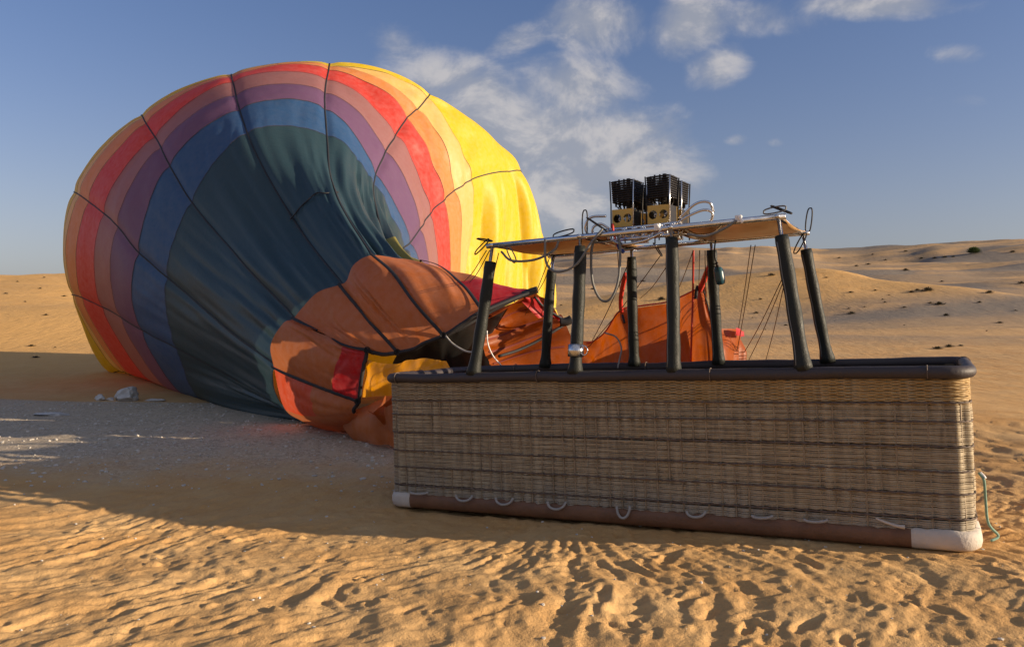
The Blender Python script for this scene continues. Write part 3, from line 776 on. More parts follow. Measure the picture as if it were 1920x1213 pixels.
def burner():
    root = empty('gas_burner')
    hw = .088
    # yellow plates, front and back with two round holes, closed sides
    z0, z1 = .075, .235
    def plate(y, name='hole_plate'):
        n = 28; vs = []; fs = []
        bm = bmesh.new()
        hol = []
        outer = [bm.verts.new((x, y, z)) for x, z in ((-hw, z0), (0, z0), (hw, z0), (hw, z1), (0, z1), (-hw, z1))]
        for cx in (-.043, .043):
            ring = [bm.verts.new((cx+.034*math.cos(2*math.pi*k/n), y, (z0+z1)/2+.008+.034*math.sin(2*math.pi*k/n))) for k in range(n)]
            hol.append(ring)
        es = [bm.edges.new((outer[i], outer[(i+1) % 6])) for i in range(6)]
        for rg in hol: es += [bm.edges.new((rg[i], rg[(i+1) % n])) for i in range(n)]
        bmesh.ops.triangle_fill(bm, use_beauty=True, edges=es)
        inside = [f for f in bm.faces if any((f.calc_center_median()-Vector((cx, y, (z0+z1)/2+.008))).length < .026 for cx in (-.043, .043))]
        bmesh.ops.delete(bm, geom=inside, context='FACES_ONLY')
        g = bmesh.ops.extrude_face_region(bm, geom=bm.faces[:])
        bmesh.ops.translate(bm, verts=[v for v in g['geom'] if isinstance(v, bmesh.types.BMVert)], vec=(0, .008, 0))
        bmesh.ops.recalc_face_normals(bm, faces=bm.faces[:])
        me = bpy.data.meshes.new(name); bm.to_mesh(me); bm.free(); me.materials.append(m_brass)
        o = bpy.data.objects.new(name, me); col.objects.link(o); o.parent = root; return o
    plate(-hw); plate(hw-.008)
    mb = MB()
    for sx in (-1, 1): mb.box((sx*(hw-.003), 0, (z0+z1)/2), (.0028, hw-.010, (z1-z0)/2))
    mb.build('side_plate', m_black, root, smooth=False)
    # jets behind the holes
    for cx in (-.043, .043):
        mb = MB(); mb.tube([(cx, -.02, .08), (cx, -.02, .20)], .020, 12); mb.tube([(cx, -.055, .150), (cx, .05, .160)], .011, 8); mb.tube([(cx-.012, -.05, .14), (cx+.01, -.06, .18)], .005, 6)
        mb.build('jet', m_steel, root)
    # corner posts
    for sx in (-1, 1):
        for sy in (-1, 1):
            MB().tube([(sx*(hw+.006), sy*(hw+.004), .0), (sx*(hw+.006), sy*(hw+.004), .27), (sx*(hw+.012), sy*(hw+.010), .46)], .0055, 7).build('post', m_steel if sx > 0 and sy < 0 else m_black, root)
    # coil: stacked square turns of tube
    for k in range(10):
        z = .298+.0172*k; hh = hw*(.98+.010*k); rr_ = .022
        pts = []
        for (cx, cy, a0) in ((1, -1, -90), (1, 1, 0), (-1, 1, 90), (-1, -1, 180)):
            for q in range(4):
                a = R(a0+q*30); pts.append((cx*(hh-rr_)+rr_*math.cos(a), cy*(hh-rr_)+rr_*math.sin(a), z+.004*(cx*.5)))
        MB().tube(pts, .0076, 7, closed=True).build('coil_turn', m_black, root)
    for x in (-.03, .012, .05):
        for sy in (-1, 1):
            MB().tube([(x, sy*(hw-.012), .265), (x, sy*(hw-.010), .47)], .0075 if x != .05 else .017, 6).build('coil_strap', m_black, root)
    for sx in (-1, 1):
        for y in (-.035, .03):
            MB().tube([(sx*(hw-.012), y, .265), (sx*(hw-.010), y, .47)], .0085, 6).build('coil_strap', m_black, root)
    # inner can
    a = np.linspace(0, 2*math.pi, 25)[:-1]
    mb = MB(); mb.tube([(0, .0, .27), (0, 0, .40)], [.03, .05], 20, cap=False); mb.build('flame_can', m_black, root)
    # feed tubes from coil to block
    for x in (-.055, -.03, .0, .03, .055):
        mb = MB(); mb.tube(catmull([(x, -hw+.016, .285), (x*1.02, -hw+.02, .262), (x*.8, -.05, .245), (x*.7, -.04, .225)], 4), .0045, 6)
        mb.tube(catmull([(x, hw-.016, .285), (x, hw-.02, .255), (x*.8, .05, .225)], 4), .0045, 6)
        mb.build('feed_tube', m_black, root)
    mb = MB(); mb.box((0, 0, .035), (.06, .05, .032)); mb.tube([(-.075, -.02, .035), (.075, -.02, .035)], .014, 10); mb.tube([(.03, -.09, .03), (.03, 0, .03)], .010, 8)
    mb.build('valve_block', m_steel, root, smooth=True, bevel=.004)
    return root
def copy_tree(o, parent=None):
    c = o.copy(); col.objects.link(c)
    if parent is not None: c.parent = parent
    for ch in list(o.children): copy_tree(ch, c)
    return c
bp0 = burner()
BSPOT = [(2.02, .56, 'gas burner with yellow plate and black coil, front left of the four'), (2.31, .56, 'gas burner with yellow plate and black coil, front right of the four'),
         (2.02, .88, 'gas burner with black coil, rear left of the four'), (2.31, .88, 'gas burner with black coil, rear right of the four')]
for i, (s_, t_, lb) in enumerate(BSPOT):
    o = bp0 if i == 0 else copy_tree(bp0)
    o.matrix_world = BM @ Matrix.Translation((s_, t_, H_F-.01+.045*0)) @ Matrix.Rotation(R(-4), 4, 'Z') @ Matrix.Rotation(R(2), 4, 'Y')
    tag(o, lb, 'burner', 'burners on the steel frame')

# ------------------------------------------------------------------ balloon envelope
ENV0 = np.array([-3.5, 14.5, 0.0])
env = empty('balloon_envelope', loc=ENV0)
tag(env, 'half deflated rainbow striped hot air balloon lying on the sand', 'balloon')
# columns: L A B C D E F G H (sight lines and distances of the seams at each band edge) ; rows R0, mid, R1..R8
COLS = {
 'L': [(585, 795, 11.1), (475, 778, 12.6), (372, 752, 15.0), (344, 744, 16.0), (316, 732, 17.0), (284, 718, 18.2), (245, 704, 19.2), (232, 700, 19.8), (222, 698.5, 20.4), (205, 697, 21.0)],
 'A': [(535, 768, 11.1), (437, 711, 12.8), (330, 653, 14.3), (264, 620, 15.2), (223, 597, 16.0), (190, 577, 16.8), (152, 559, 17.6), (136, 555, 18.2), (132.5, 554, 18.6), (131, 553, 19.1)],
 'B': [(513, 686, 10.8), (415, 611, 12.5), (313, 521, 14.15), (257, 474, 14.8), (217, 425, 15.5), (191, 400, 16.2), (164, 378, 17.0), (146, 365, 17.6), (142, 362, 18.1), (139, 360, 18.7)],
 'C': [(561, 608, 10.65), (453, 492, 12.45), (360, 380, 14.15), (319, 312, 14.9), (299, 275, 15.5), (289, 256, 16.2), (274, 232, 16.8), (269, 222, 17.4), (266, 217.5, 17.9), (263, 213.5, 18.4)],
 'D': [(652, 548, 10.2), (553, 420, 12.2), (462, 247, 14.4), (449, 206, 15.1), (441, 176, 15.7), (436, 153, 16.3), (434, 145, 16.8), (433.5, 142, 17.2), (433, 140, 17.6), (433, 138, 18.0)],
 'E': [(706, 492, 10.2), (632, 362, 12.3), (614, 252, 14.8), (610, 204, 15.5), (610, 173, 16.1), (613, 148, 16.8), (617, 128, 17.3), (617.5, 123.5, 17.7), (618, 121, 18.1), (618, 119, 18.5)],
 'F': [(782, 491, 10.2), (722, 428, 12.4), (701, 346, 14.6), (707, 325, 15.3), (727, 281, 16.1), (745, 251, 17.0), (764, 220, 17.7), (787, 201, 18.4), (801, 184, 19.0), (806, 178, 19.5)],
 'G': [(830, 525, 10.6), (765, 492, 12.6), (758, 464, 14.4), (770, 455, 15.2), (789, 429, 16.1), (806, 402, 17.0), (834, 376, 17.8), (858, 356, 18.6), (882, 338, 19.3), (969, 327, 22.0)],
 'H': [(822, 565, 10.8), (795, 545, 12.7), (790, 540, 14.4), (798, 545, 15.2), (810, 550, 16.1), (827, 552, 17.0), (848, 552, 17.9), (866, 550, 18.7), (876, 545, 19.4), (1016, 578, 22.3)],
}
names = list(COLS)
rows = 10
ring = np.zeros((rows, 11, 3))
for j, nme in enumerate(names):
    for k, q in enumerate(COLS[nme]): ring[k, j] = P(*q)
U1 = [(-.75, 10.7), (-.9, 12.4), (-1.0, 13.9), (-.95, 14.7), (-.85, 15.5), (-.75, 16.3), (-.6, 17.1), (-.4, 17.9), (-.3, 18.7), (.35, 21.8)]
U2 = [(-2.1, 11.1), (-2.7, 12.6), (-3.4, 14.4), (-3.8, 15.2), (-4.2, 16.0), (-4.6, 16.9), (-4.9, 17.8), (-5.0, 18.5), (-5.1, 19.2), (-5.2, 21.4)]
for k in range(rows):
    ring[k, 9] = (*U1[k], float(ground_z(*U1[k]))-.22); ring[k, 10] = (*U2[k], float(ground_z(*U2[k]))-.30)
# crown end, out of sight behind
cen = ring[9].mean(0); AX = np.array([-.38, .92, 0.0])
crown = []
for sc_, sh in ((.82, 1.0), (.60, 2.1), (.32, 2.9), (.02, 3.2)):
    q = cen+(ring[9]-cen)*sc_+AX*sh
    q[:, 2] = np.maximum(cen[2]+(ring[9][:, 2]-cen[2])*(sc_*.97), -.1)
    crown.append(q)
ring = np.concatenate([ring, np.array(crown)], 0)
NRW = ring.shape[0]
SV = 26
SUBU = [20, 22, 9, 9, 9, 9, 9, 9, 84, 10, 8, 6, 4]
# around (periodic) then along (chord-length Hermite)
def around(rg):
    c = catmull(rg, SV, closed=True)
    for s0, a_, b_, wt in ((0, rg[0], rg[1], .8), (10*SV, rg[10], rg[0], .8)):      # cloth hangs straight to the ground on the lee side
        ln = np.array([a_+(b_-a_)*k/SV for k in range(SV)]); c[s0:s0+SV] = c[s0:s0+SV]*(1-wt)+ln*wt
    return c
RA = np.array([around(r_) for r_ in ring])        # (NRW, 11*SV, 3)
NV = RA.shape[1]
seg = np.linalg.norm(np.diff(RA, axis=0), axis=2)+1e-4
tan = np.zeros_like(RA)
for k in range(NRW):
    if k == 0: tan[k] = (RA[1]-RA[0])/seg[0][:, None]
    elif k == NRW-1: tan[k] = (RA[k]-RA[k-1])/seg[k-1][:, None]
    else:
        d0 = (RA[k]-RA[k-1])/seg[k-1][:, None]; d1 = (RA[k+1]-RA[k])/seg[k][:, None]
        w0 = seg[k][:, None]; w1 = seg[k-1][:, None]
        tan[k] = (d0*w0+d1*w1)/(w0+w1)
surf = []; ucoord = []
for k in range(NRW-1):
    for s_ in range(SUBU[k]):
        x = s_/SUBU[k]; hlen = seg[k][:, None]
        surf.append((2*x**3-3*x*x+1)*RA[k]+(x**3-2*x*x+x)*hlen*tan[k]+(-2*x**3+3*x*x)*RA[k+1]+(x**3-x*x)*hlen*tan[k+1]); ucoord.append(k+x)
surf.append(RA[-1]); ucoord.append(NRW-1)
surf = np.array(surf); U = np.array(ucoord)[:, None]*np.ones((1, NV)); Vc = (np.arange(NV)/SV)[None, :]*np.ones((len(surf), 1))
def normals(S):
    du = np.gradient(S, axis=0); dv = (np.roll(S, -1, 1)-np.roll(S, 1, 1))
    n = np.cross(dv, du); n /= (np.linalg.norm(n, axis=2)[..., None]+1e-9); return n
nrm = normals(surf)
if np.mean(np.sum(nrm*(surf-surf.mean((0, 1))), 2)) < 0: nrm = -nrm
fr = Vc-np.floor(Vc)
vis = np.where(Vc < 8.6, 1.0, .2)
inner = 1-sstep(1.2, 2.3, U)
disp = .038*np.sin(math.pi*fr)**.8*sstep(1.0, 3, U)*vis*(1-sstep(9, 11, U))*.8       # fabric bellies out between tapes
disp -= .035*np.exp(-(np.minimum(fr, 1-fr)/.06)**2)
# radial creases of the slack throat, sharper toward the right where the cloth is folded
cre = (vnoise(Vc*3.3+.25*U, U*.55)-.5)*.30 + (vnoise(Vc*7.5-.3*U, U*.45+8)-.5)*.14
disp += inner*cre*(.35+.9*sstep(4.6, 5.4, Vc)*(1-sstep(8, 8.8, Vc)))*sstep(.0, .25, U)
rid = np.abs(vnoise(Vc*4.2+.5*U, U*.22+3)-.5)*2
disp -= inner*.11*np.exp(-(rid/.2)**2)*(.2+.9*sstep(4.6, 5.4, Vc))*sstep(0, .2, U)*(1-sstep(8, 8.8, Vc))
# fine tension wrinkles running toward the mouth
disp += .017*(vnoise(Vc*16+2*fbm(U*1.1, Vc*.8, 2), U*.8)-.5)*(1-sstep(2.0, 4.5, U))*sstep(0, .1, U)
disp += .05*fbm(U*.9+3, Vc*1.3, 3)*vis
# hanging pleats of the yellow crown panels on the right
pl = sstep(6.75, 7.35, Vc)*(1-sstep(8.4, 8.9, Vc))*sstep(7.6, 8.3, U)*(1-sstep(10, 11.5, U))
plv = np.abs(vnoise(U*8.5+.9*fbm(Vc*1.2, U*.5, 2), Vc*.45+2)-.5)*2
cr_ = lambda f_, o_: 1-np.abs(np.sin(U*f_+o_+1.6*fbm(Vc*.8+o_, U*2, 2)))**.55
disp += pl*(.26*plv+.16*np.sin(U*13+2.4*fbm(Vc, U, 2))-.16*cr_(14, 0)-.09*cr_(27, 2)) * (.4+.6*sstep(6.9, 7.9, Vc))
disp += .06*sstep(4.8, 5.6, Vc)*(1-sstep(6.8, 7.2, Vc))*sstep(3, 6, U)*np.sin(U*6+Vc*3+fbm(Vc*2, U, 2)*3)*(1-sstep(9, 10, U))
surf = surf+nrm*disp[..., None]
gz = ground_z(surf[..., 0], surf[..., 1])
surf[..., 2] = np.maximum(surf[..., 2], gz-.16)
nrm = normals(surf)
if np.mean(np.sum(nrm*(surf-surf.mean((0, 1))), 2)) < 0: nrm = -nrm
starts = np.concatenate([[0], np.cumsum(SUBU)])
BANDS = [(0, 2, 'green'), (2, 3, 'blue'), (3, 4, 'purple'), (4, 5, 'mauve'), (5, 6, 'red'), (6, 7, 'orange'), (7, 8, 'pale'), (8, NRW-1, 'yellow')]
def panel(name, S, N, mat, parent, off):
    fn = np.cross(S[:-1, 1:]-S[:-1, :-1], S[1:, :-1]-S[:-1, :-1])
    if np.sum(fn*N[:-1, :-1]) < 0: S = S[:, ::-1].copy(); N = N[:, ::-1].copy()
    me = grid_mesh(name, S-off, mat)
    me.normals_split_custom_set_from_vertices([tuple(v) for v in N.reshape(-1, 3)])
    o = bpy.data.objects.new(name, me); col.objects.link(o); o.parent = parent; return o
for (k0, k1, cname) in BANDS:
    for j in range(11):
        js = [(j*SV+q) % NV for q in range(SV+1)]
        sl = surf[starts[k0]:starts[k1]+1][:, js]; nn = nrm[starts[k0]:starts[k1]+1][:, js]
        if cname == 'green' and j == 6:
            h_ = 17
            panel('panel', sl[:h_+1], nn[:h_+1], FAB['olive'], env, ENV0); sl = sl[h_:]; nn = nn[h_:]
        panel('panel', sl, nn, FAB[cname], env, ENV0)
# load tapes down the seams
for j in range(11):
    n_end = starts[12]
    ribbon((surf[:, j*SV]+nrm[:, j*SV]*.010)[:n_end], nrm[:n_end, j*SV], .030, .006).build('load_tape', m_tape, env, off=ENV0)
m_seam = simple_mat('seam_thread', (.05, .035, .045), .8)
for k in (2, 3, 4, 5, 6, 7, 8):
    q = surf[starts[k]]+nrm[starts[k]]*.006
    ribbon(q[:9*SV], nrm[starts[k]][:9*SV], .020 if k == 3 else .010, .003).build('panel_seam', m_seam, env, off=ENV0)
# one seam cord where the throat is gathered between two tapes
proj = np.stack([960+F*surf[..., 0]/surf[..., 1], 606.5-F*(surf[..., 2]-EYE)/surf[..., 1]], -1)
def on_env(px, py, umax=9.2):
    d = (proj[..., 0]-px)**2+(proj[..., 1]-py)**2+np.where((U > umax) | (Vc > 8.2), 1e9, 0)+surf[..., 1]*2
    i = np.unravel_index(np.argmin(d), d.shape); return surf[i]+nrm[i]*.02
MB().tube(catmull([on_env(*p) for p in ((632, 362), (612, 364), (594, 368), (575, 377), (562, 388), (553, 402), (547, 413))], 4), .012, 5).build('seam_cord', m_tape, env, off=ENV0)

# --- mouth cloth: from the throat edge to the black taped mouth
MC = {  # column: throat edge, middle, mouth edge
 'L': [(585, 795, 11.1), (618, 800, 10.6), (655, 800, 10.1), (690, 795, 9.75)],
 'A': [(535, 768, 11.1), (572, 779, 10.3), (620, 779, 9.8), (664, 772, 9.6)],
 'B': [(513, 686, 10.8), (560, 708, 10.2), (618, 732, 9.75), (673, 751, 9.5)],
 'BC': [(508, 645, 10.45), (565, 672, 9.95), (628, 698, 9.6), (679, 704, 9.4)],
 'CB': [(531, 606, 10.25), (585, 632, 9.85), (640, 662, 9.5), (686, 672, 9.4)],
 'C': [(549, 598, 10.26), (600, 630, 9.84), (645, 652, 9.5), (690, 658, 9.4)],
 'DC': [(566, 578, 10.3), (612, 615, 9.95), (662, 648, 9.55), (703, 662, 9.4)],
 'CD': [(596, 548, 10.15), (640, 605, 9.85), (690, 645, 9.5), (722, 664, 9.35)],
 'D': [(637, 534, 10.0), (672, 576, 9.7), (712, 622, 9.4), (748, 661, 9.2)],
 'ED': [(650, 526, 10.0), (690, 560, 9.6), (735, 608, 9.35), (775, 655, 9.1)],
 'DE': [(663, 497, 9.95), (700, 540, 9.6), (748, 590, 9.3), (797, 643, 9.0)],
 'E': [(695, 479, 9.9), (737, 514, 9.5), (780, 566, 9.1), (834, 629, 8.8)],
 'EF': [(742, 484, 10.1), (793, 513, 9.55), (832, 553, 9.1), (870, 606, 8.75)],
 'F': [(782, 491, 10.2), (830, 511, 9.7), (868, 538, 9.2), (905, 585, 8.75)],
 'G': [(872, 527, 10.3), (915, 536, 9.8), (960, 541, 9.35), (1003, 545, 9.0)],
}
mc = np.array([[P(*q) for q in MC[k]] for k in MC])          # (cols, 4, 3)
mcol = list(MC)
sub = 14
A1 = np.array([catmull(mc[:, r_], sub) for r_ in range(4)])   # (4, nv, 3)
A2 = np.array([catmull(A1[:, c_], 16) for c_ in range(A1.shape[1])])   # (nv, 49, 3)
vv_ = np.arange(A2.shape[0])/sub; uu_ = np.arange(A2.shape[1])/16
VV, UU = np.meshgrid(vv_, uu_, indexing='ij')
def onormals(S):
    du = np.gradient(S, axis=0); dv = np.gradient(S, axis=1); n = np.cross(du, dv); n /= np.linalg.norm(n, axis=2)[..., None]+1e-9
    n[n[..., 1] > 0] *= -1
    return n
mn = onormals(A2)
env_w = np.sin(np.clip(UU/3, 0, 1)*math.pi)
seams = [mcol.index(k) for k in 'ABCDEFG']
dist = np.min([np.abs(VV-s_) for s_ in seams], 0)
dd = .05*np.clip(dist, 0, 1)**.7*env_w + .045*env_w*(fbm(VV*.6, UU*.3+5, 2)) + .05*env_w*(np.abs(vnoise(VV*2.6+UU*.5, UU*.22)-.5)*2)
dd += .022*(vnoise(VV*.8, UU*9+fbm(VV, UU, 2)*2)-.5)*sstep(1.6, 2.2, UU)*(VV < 4.2)
A2 = A2+mn*dd[..., None]
mn = onormals(A2)
def mouth_panel(c0, c1, r0, r1, mat):
    i0, i1 = mcol.index(c0)*sub, mcol.index(c1)*sub
    S = A2[i0:i1+1, int(r0*16):int(r1*16)+1]
    Nn = mn[i0:i1+1, int(r0*16):int(r1*16)+1]
    panel('mouth_panel', S, Nn, FAB[mat], env, ENV0)
mouth_panel('L', 'A', 0, 3, 'rust')
mouth_panel('A', 'B', 0, 1.55, 'redorange'); mouth_panel('A', 'B', 1.55, 3, 'rust')
mouth_panel('B', 'C', 0, 2.1, 'rust'); mouth_panel('B', 'C', 2.1, 3, 'crimson')
for a_, b_ in (('C', 'D'), ('D', 'E'), ('E', 'F')): mouth_panel(a_, b_, 0, 3, 'rust')
mouth_panel('F', 'G', 0, 1.7, 'rust'); mouth_panel('F', 'G', 1.7, 3, 'crimson')
for k in ('B', 'C', 'D', 'E', 'F'):
    i = mcol.index(k)*sub
    ribbon(A2[i]+mn[i]*.028, mn[i], .042, .008).build('load_tape', m_tape, env, off=ENV0)
MB().tube(A2[mcol.index('A')*sub:, -1]+mn[mcol.index('A')*sub:, -1]*.006, .024, 7).build('mouth_tape', m_tape, env, off=ENV0)
for k in 'BCDE':
    p = A2[mcol.index(k)*sub, -1]+mn[mcol.index(k)*sub, -1]*.03
    a = np.linspace(0, 2*math.pi, 13)[:-1]
    MB().tube(np.array([p+np.array([.032*math.cos(x), -.01, .032*math.sin(x)]) for x in a]), .009, 6, closed=True).build('mouth_ring', m_black, env, off=ENV0)

# --- loose cloth folds lying between mouth and basket
def cloth(name, gridpts, mat, sub=10, fold=.03, fr=(2.0, .6), seed=0, parent=env, off=ENV0, label=None):
    g = np.array([[P(*q) for q in row_] for row_ in gridpts])
    A = np.array([catmull(g[r_], sub) for r_ in range(g.shape[0])])
    S = np.array([catmull(A[:, c_], sub) for c_ in range(A.shape[1])])
    n = onormals(S)
    i, j = np.meshgrid(np.arange(S.shape[0])/sub, np.arange(S.shape[1])/sub, indexing='ij')
    S = S+n*(fold*((vnoise(i*fr[0]+seed, j*fr[1]+seed)-.5)*2+.5*(vnoise(i*fr[0]*2.3+seed, j*fr[1]*2)-.5)))[..., None]
    me = grid_mesh(name, S-off, mat); o = bpy.data.objects.new(name, me); col.objects.link(o); o.parent = parent
    if label: o['label'] = label
    return o, S
cloth('fold', [[(682, 672, 9.45), (720, 682, 9.2), (770, 672, 8.9), (815, 674, 8.7), (838, 678, 8.6)],
               [(684, 704, 9.3), (720, 712, 9.0), (770, 704, 8.7), (820, 704, 8.5), (850, 704, 8.45)],
               [(678, 745, 9.4), (712, 742, 9.1), (760, 740, 8.8), (820, 740, 8.5), (860, 740, 8.4)]], FAB['amber'], seed=3, fold=.04)
cloth('fold', [[(575, 786, 10.9), (640, 779, 10.0), (690, 757, 9.55), (735, 735, 9.2), (790, 720, 8.9)],
               [(600, 800, 10.8), (650, 792, 9.9), (697, 782, 9.4), (738, 765, 9.1), (800, 750, 8.9)],
               [(635, 815, 10.6), (675, 822, 9.8), (712, 830, 9.4), (748, 838, 9.2), (820, 838, 9.0)]], FAB['rust'], seed=8, fold=.06)
cloth('fold', [[(690, 776, 9.3), (712, 764, 9.2), (740, 742, 9.05)], [(700, 782, 9.35), (722, 775, 9.2), (760, 765, 9.0)], [(712, 800, 9.4), (742, 808, 9.2), (780, 820, 9.0)]], FAB['scoop'], seed=5, fold=.04)
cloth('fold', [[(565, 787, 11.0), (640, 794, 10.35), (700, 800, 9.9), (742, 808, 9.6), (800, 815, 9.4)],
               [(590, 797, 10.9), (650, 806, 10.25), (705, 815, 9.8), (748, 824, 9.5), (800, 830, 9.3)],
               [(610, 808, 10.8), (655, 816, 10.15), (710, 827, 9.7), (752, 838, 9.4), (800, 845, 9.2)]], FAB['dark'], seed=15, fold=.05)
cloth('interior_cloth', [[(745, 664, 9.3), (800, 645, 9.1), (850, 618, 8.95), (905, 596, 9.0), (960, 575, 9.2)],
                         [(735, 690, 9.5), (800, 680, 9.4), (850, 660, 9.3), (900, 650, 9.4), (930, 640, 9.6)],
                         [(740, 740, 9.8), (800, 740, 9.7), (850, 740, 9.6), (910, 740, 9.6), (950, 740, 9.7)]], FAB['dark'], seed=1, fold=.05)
o, S = cloth('inner_mouth_cloth', [[(890, 597, 9.0), (935, 574, 9.05), (975, 554, 9.08), (1003, 545, 9.1)],
                         [(903, 628, 9.3), (945, 612, 9.5), (990, 596, 9.6), (1045, 592, 9.6)],
                         [(912, 655, 9.2), (955, 648, 9.4), (1005, 632, 9.5), (1062, 610, 9.5)],
                         [(932, 690, 9.0), (970, 690, 9.2), (1020, 690, 9.3), (1085, 690, 9.4)],
                         [(935, 850, 8.9), (980, 845, 9.1), (1030, 840, 9.2), (1100, 840, 9.3)]], FAB['scoop'], seed=6, fold=.10, fr=(.35, 2.3))  # lowest row added out of view to keep sun off the ground beyond
Sn = onormals(S)
for jj in (8, 14, 20, 26):
    ribbon(S[2:-3, jj]+Sn[2:-3, jj]*.006, Sn[2:-3, jj], .026, .004).build('pleat_shadow', m_pleat_shadow, env, off=ENV0)  # dark red strips painted in for the shadows between the pleats
o, S2 = cloth('inner_mouth_cloth', [[(975, 560, 9.1), (990, 552, 9.15), (1004, 548, 9.2)], [(992, 578, 9.2), (1015, 572, 9.3), (1030, 588, 9.4)], [(1010, 597, 9.3), (1035, 594, 9.4), (1064, 603, 9.5)]], FAB['crimson'], seed=9, fold=.03)
def lines(name, pts, r, mat, parent=env, off=ENV0, sub=6):
    return MB().tube(catmull([P(*q) for q in pts], sub), r, 6).build(name, mat, parent, off=off)
lines('load_tape', [(935, 668, 9.0), (970, 657, 9.15), (1005, 641, 9.25), (1040, 620, 9.3), (1066, 604, 9.4)], .018, m_tape)
lines('mouth_tape', [(830, 631, 8.85), (870, 612, 8.85), (905, 592, 8.9), (950, 568, 8.95), (985, 552, 9.0), (1007, 543, 9.0)], .024, m_tape)
lines('mouth_tape', [(980, 553, 9.0), (995, 547, 8.98), (1008, 543, 8.97)], .04, m_tape)
lines('mouth_tape', [(1003, 557, 9.15), (1020, 576, 9.25), (1048, 594, 9.35), (1068, 604, 9.4)], .015, m_tape)
lines('mouth_tape', [(1050, 604, 9.3), (1062, 603, 9.3), (1072, 598, 9.3)], .05, m_tape)
lines('mouth_cord', [(836, 630, 8.75), (850, 645, 8.7), (872, 658, 8.6), (890, 661, 8.5)], .010, m_rope)
lines('drawstring', [(913, 620, 8.8), (915, 645, 8.8), (925, 668, 8.8), (940, 685, 8.8)], .007, m_white)

# scoop cloth behind the frame, hung from two straps
scoop = empty('balloon_scoop', loc=(1.45, 7.7, 0))
SC0 = np.array([1.45, 7.7, 0.0])
tag(scoop, 'orange nylon scoop cloth hanging by straps behind the basket uprights', 'cloth')
cloth('sheet', [[(1078, 640, 8.75), (1110, 640, 8.55), (1135, 622, 8.30), (1163, 582, 8.05), (1205, 574, 7.9), (1255, 566, 7.65), (1296, 550, 7.4), (1311, 540, 7.25), (1318, 536, 7.2)],
                [(1075, 660, 8.75), (1110, 660, 8.5), (1140, 650, 8.2), (1165, 622, 7.95), (1205, 620, 7.85), (1258, 618, 7.6), (1300, 600, 7.25), (1318, 590, 7.1), (1330, 588, 7.1)],
                [(1072, 690, 8.7), (1110, 690, 8.45), (1140, 690, 8.15), (1168, 690, 7.9), (1210, 690, 7.8), (1260, 690, 7.55), (1300, 690, 7.2), (1325, 690, 7.0), (1348, 690, 7.0)],
                [(1072, 800, 8.7), (1110, 800, 8.45), (1140, 800, 8.15), (1168, 810, 7.9), (1210, 810, 7.8), (1260, 820, 7.55), (1300, 830, 7.2), (1325, 840, 7.0), (1352, 840, 7.0)]],
      FAB['scoop'], sub=12, fold=.05, fr=(1.4, .5), seed=2, parent=scoop, off=SC0)
cloth('sheet', [[(1318, 612, 7.3), (1345, 615, 7.55), (1372, 616, 7.9), (1386, 619, 8.25), (1392, 622, 8.5)],
                [(1322, 640, 7.25), (1348, 642, 7.5), (1370, 645, 7.85), (1382, 646, 8.2), (1391, 645, 8.45)],
                [(1330, 690, 7.2), (1350, 690, 7.45), (1368, 690, 7.8), (1380, 690, 8.15), (1388, 690, 8.4)],
                [(1334, 840, 7.2), (1352, 830, 7.4), (1368, 820, 7.8), (1378, 810, 8.1), (1386, 800, 8.4)]], FAB['scoop'], sub=10, fold=.06, seed=12, parent=scoop, off=SC0)
cloth('sheet', [[(1376, 615, 7.8), (1386, 618, 7.95), (1393, 622, 8.1)], [(1379, 628, 7.75), (1387, 630, 7.9), (1393, 631, 8.05)]], FAB['crimson'], sub=6, fold=.02, seed=4, parent=scoop, off=SC0)
def sline(name, pts, r, mat): return lines(name, pts, r, mat, scoop, SC0)
sline('hem', [(1100, 644, 8.55), (1112, 640, 8.5), (1135, 622, 8.25), (1163, 582, 8.0), (1205, 573, 7.86), (1255, 565, 7.6), (1311, 540, 7.2)], .008, m_red)
sline('hem', [(1317, 537, 7.15), (1331, 590, 7.05), (1349, 690, 6.95)], .007, m_tape)
sline('strap', [(1165, 584, 7.98), (1164, 560, 7.8), (1168, 535, 7.5), (1173, 515, 7.3)], .024, m_red)
sline('strap_tail', [(1167, 590, 7.95), (1171, 606, 7.92)], .012, m_tape)
sline('strap', [(1311, 545, 7.15), (1318, 530, 7.0), (1325, 512, 6.85), (1331, 500, 6.75)], .026, m_red)
sline('strap_tail', [(1304, 560, 7.12), (1306, 545, 7.1), (1309, 536, 7.1)], .016, m_tape)
sline('cord', [(1300, 470, 6.85), (1299, 560, 7.15), (1297, 620, 7.10), (1295, 690, 7.20)], .010, m_red)
sline('cord', [(1134, 624, 7.15), (1155, 632, 7.15), (1165, 652, 7.15), (1162, 672, 7.15), (1158, 690, 7.15)], .007, m_rope)

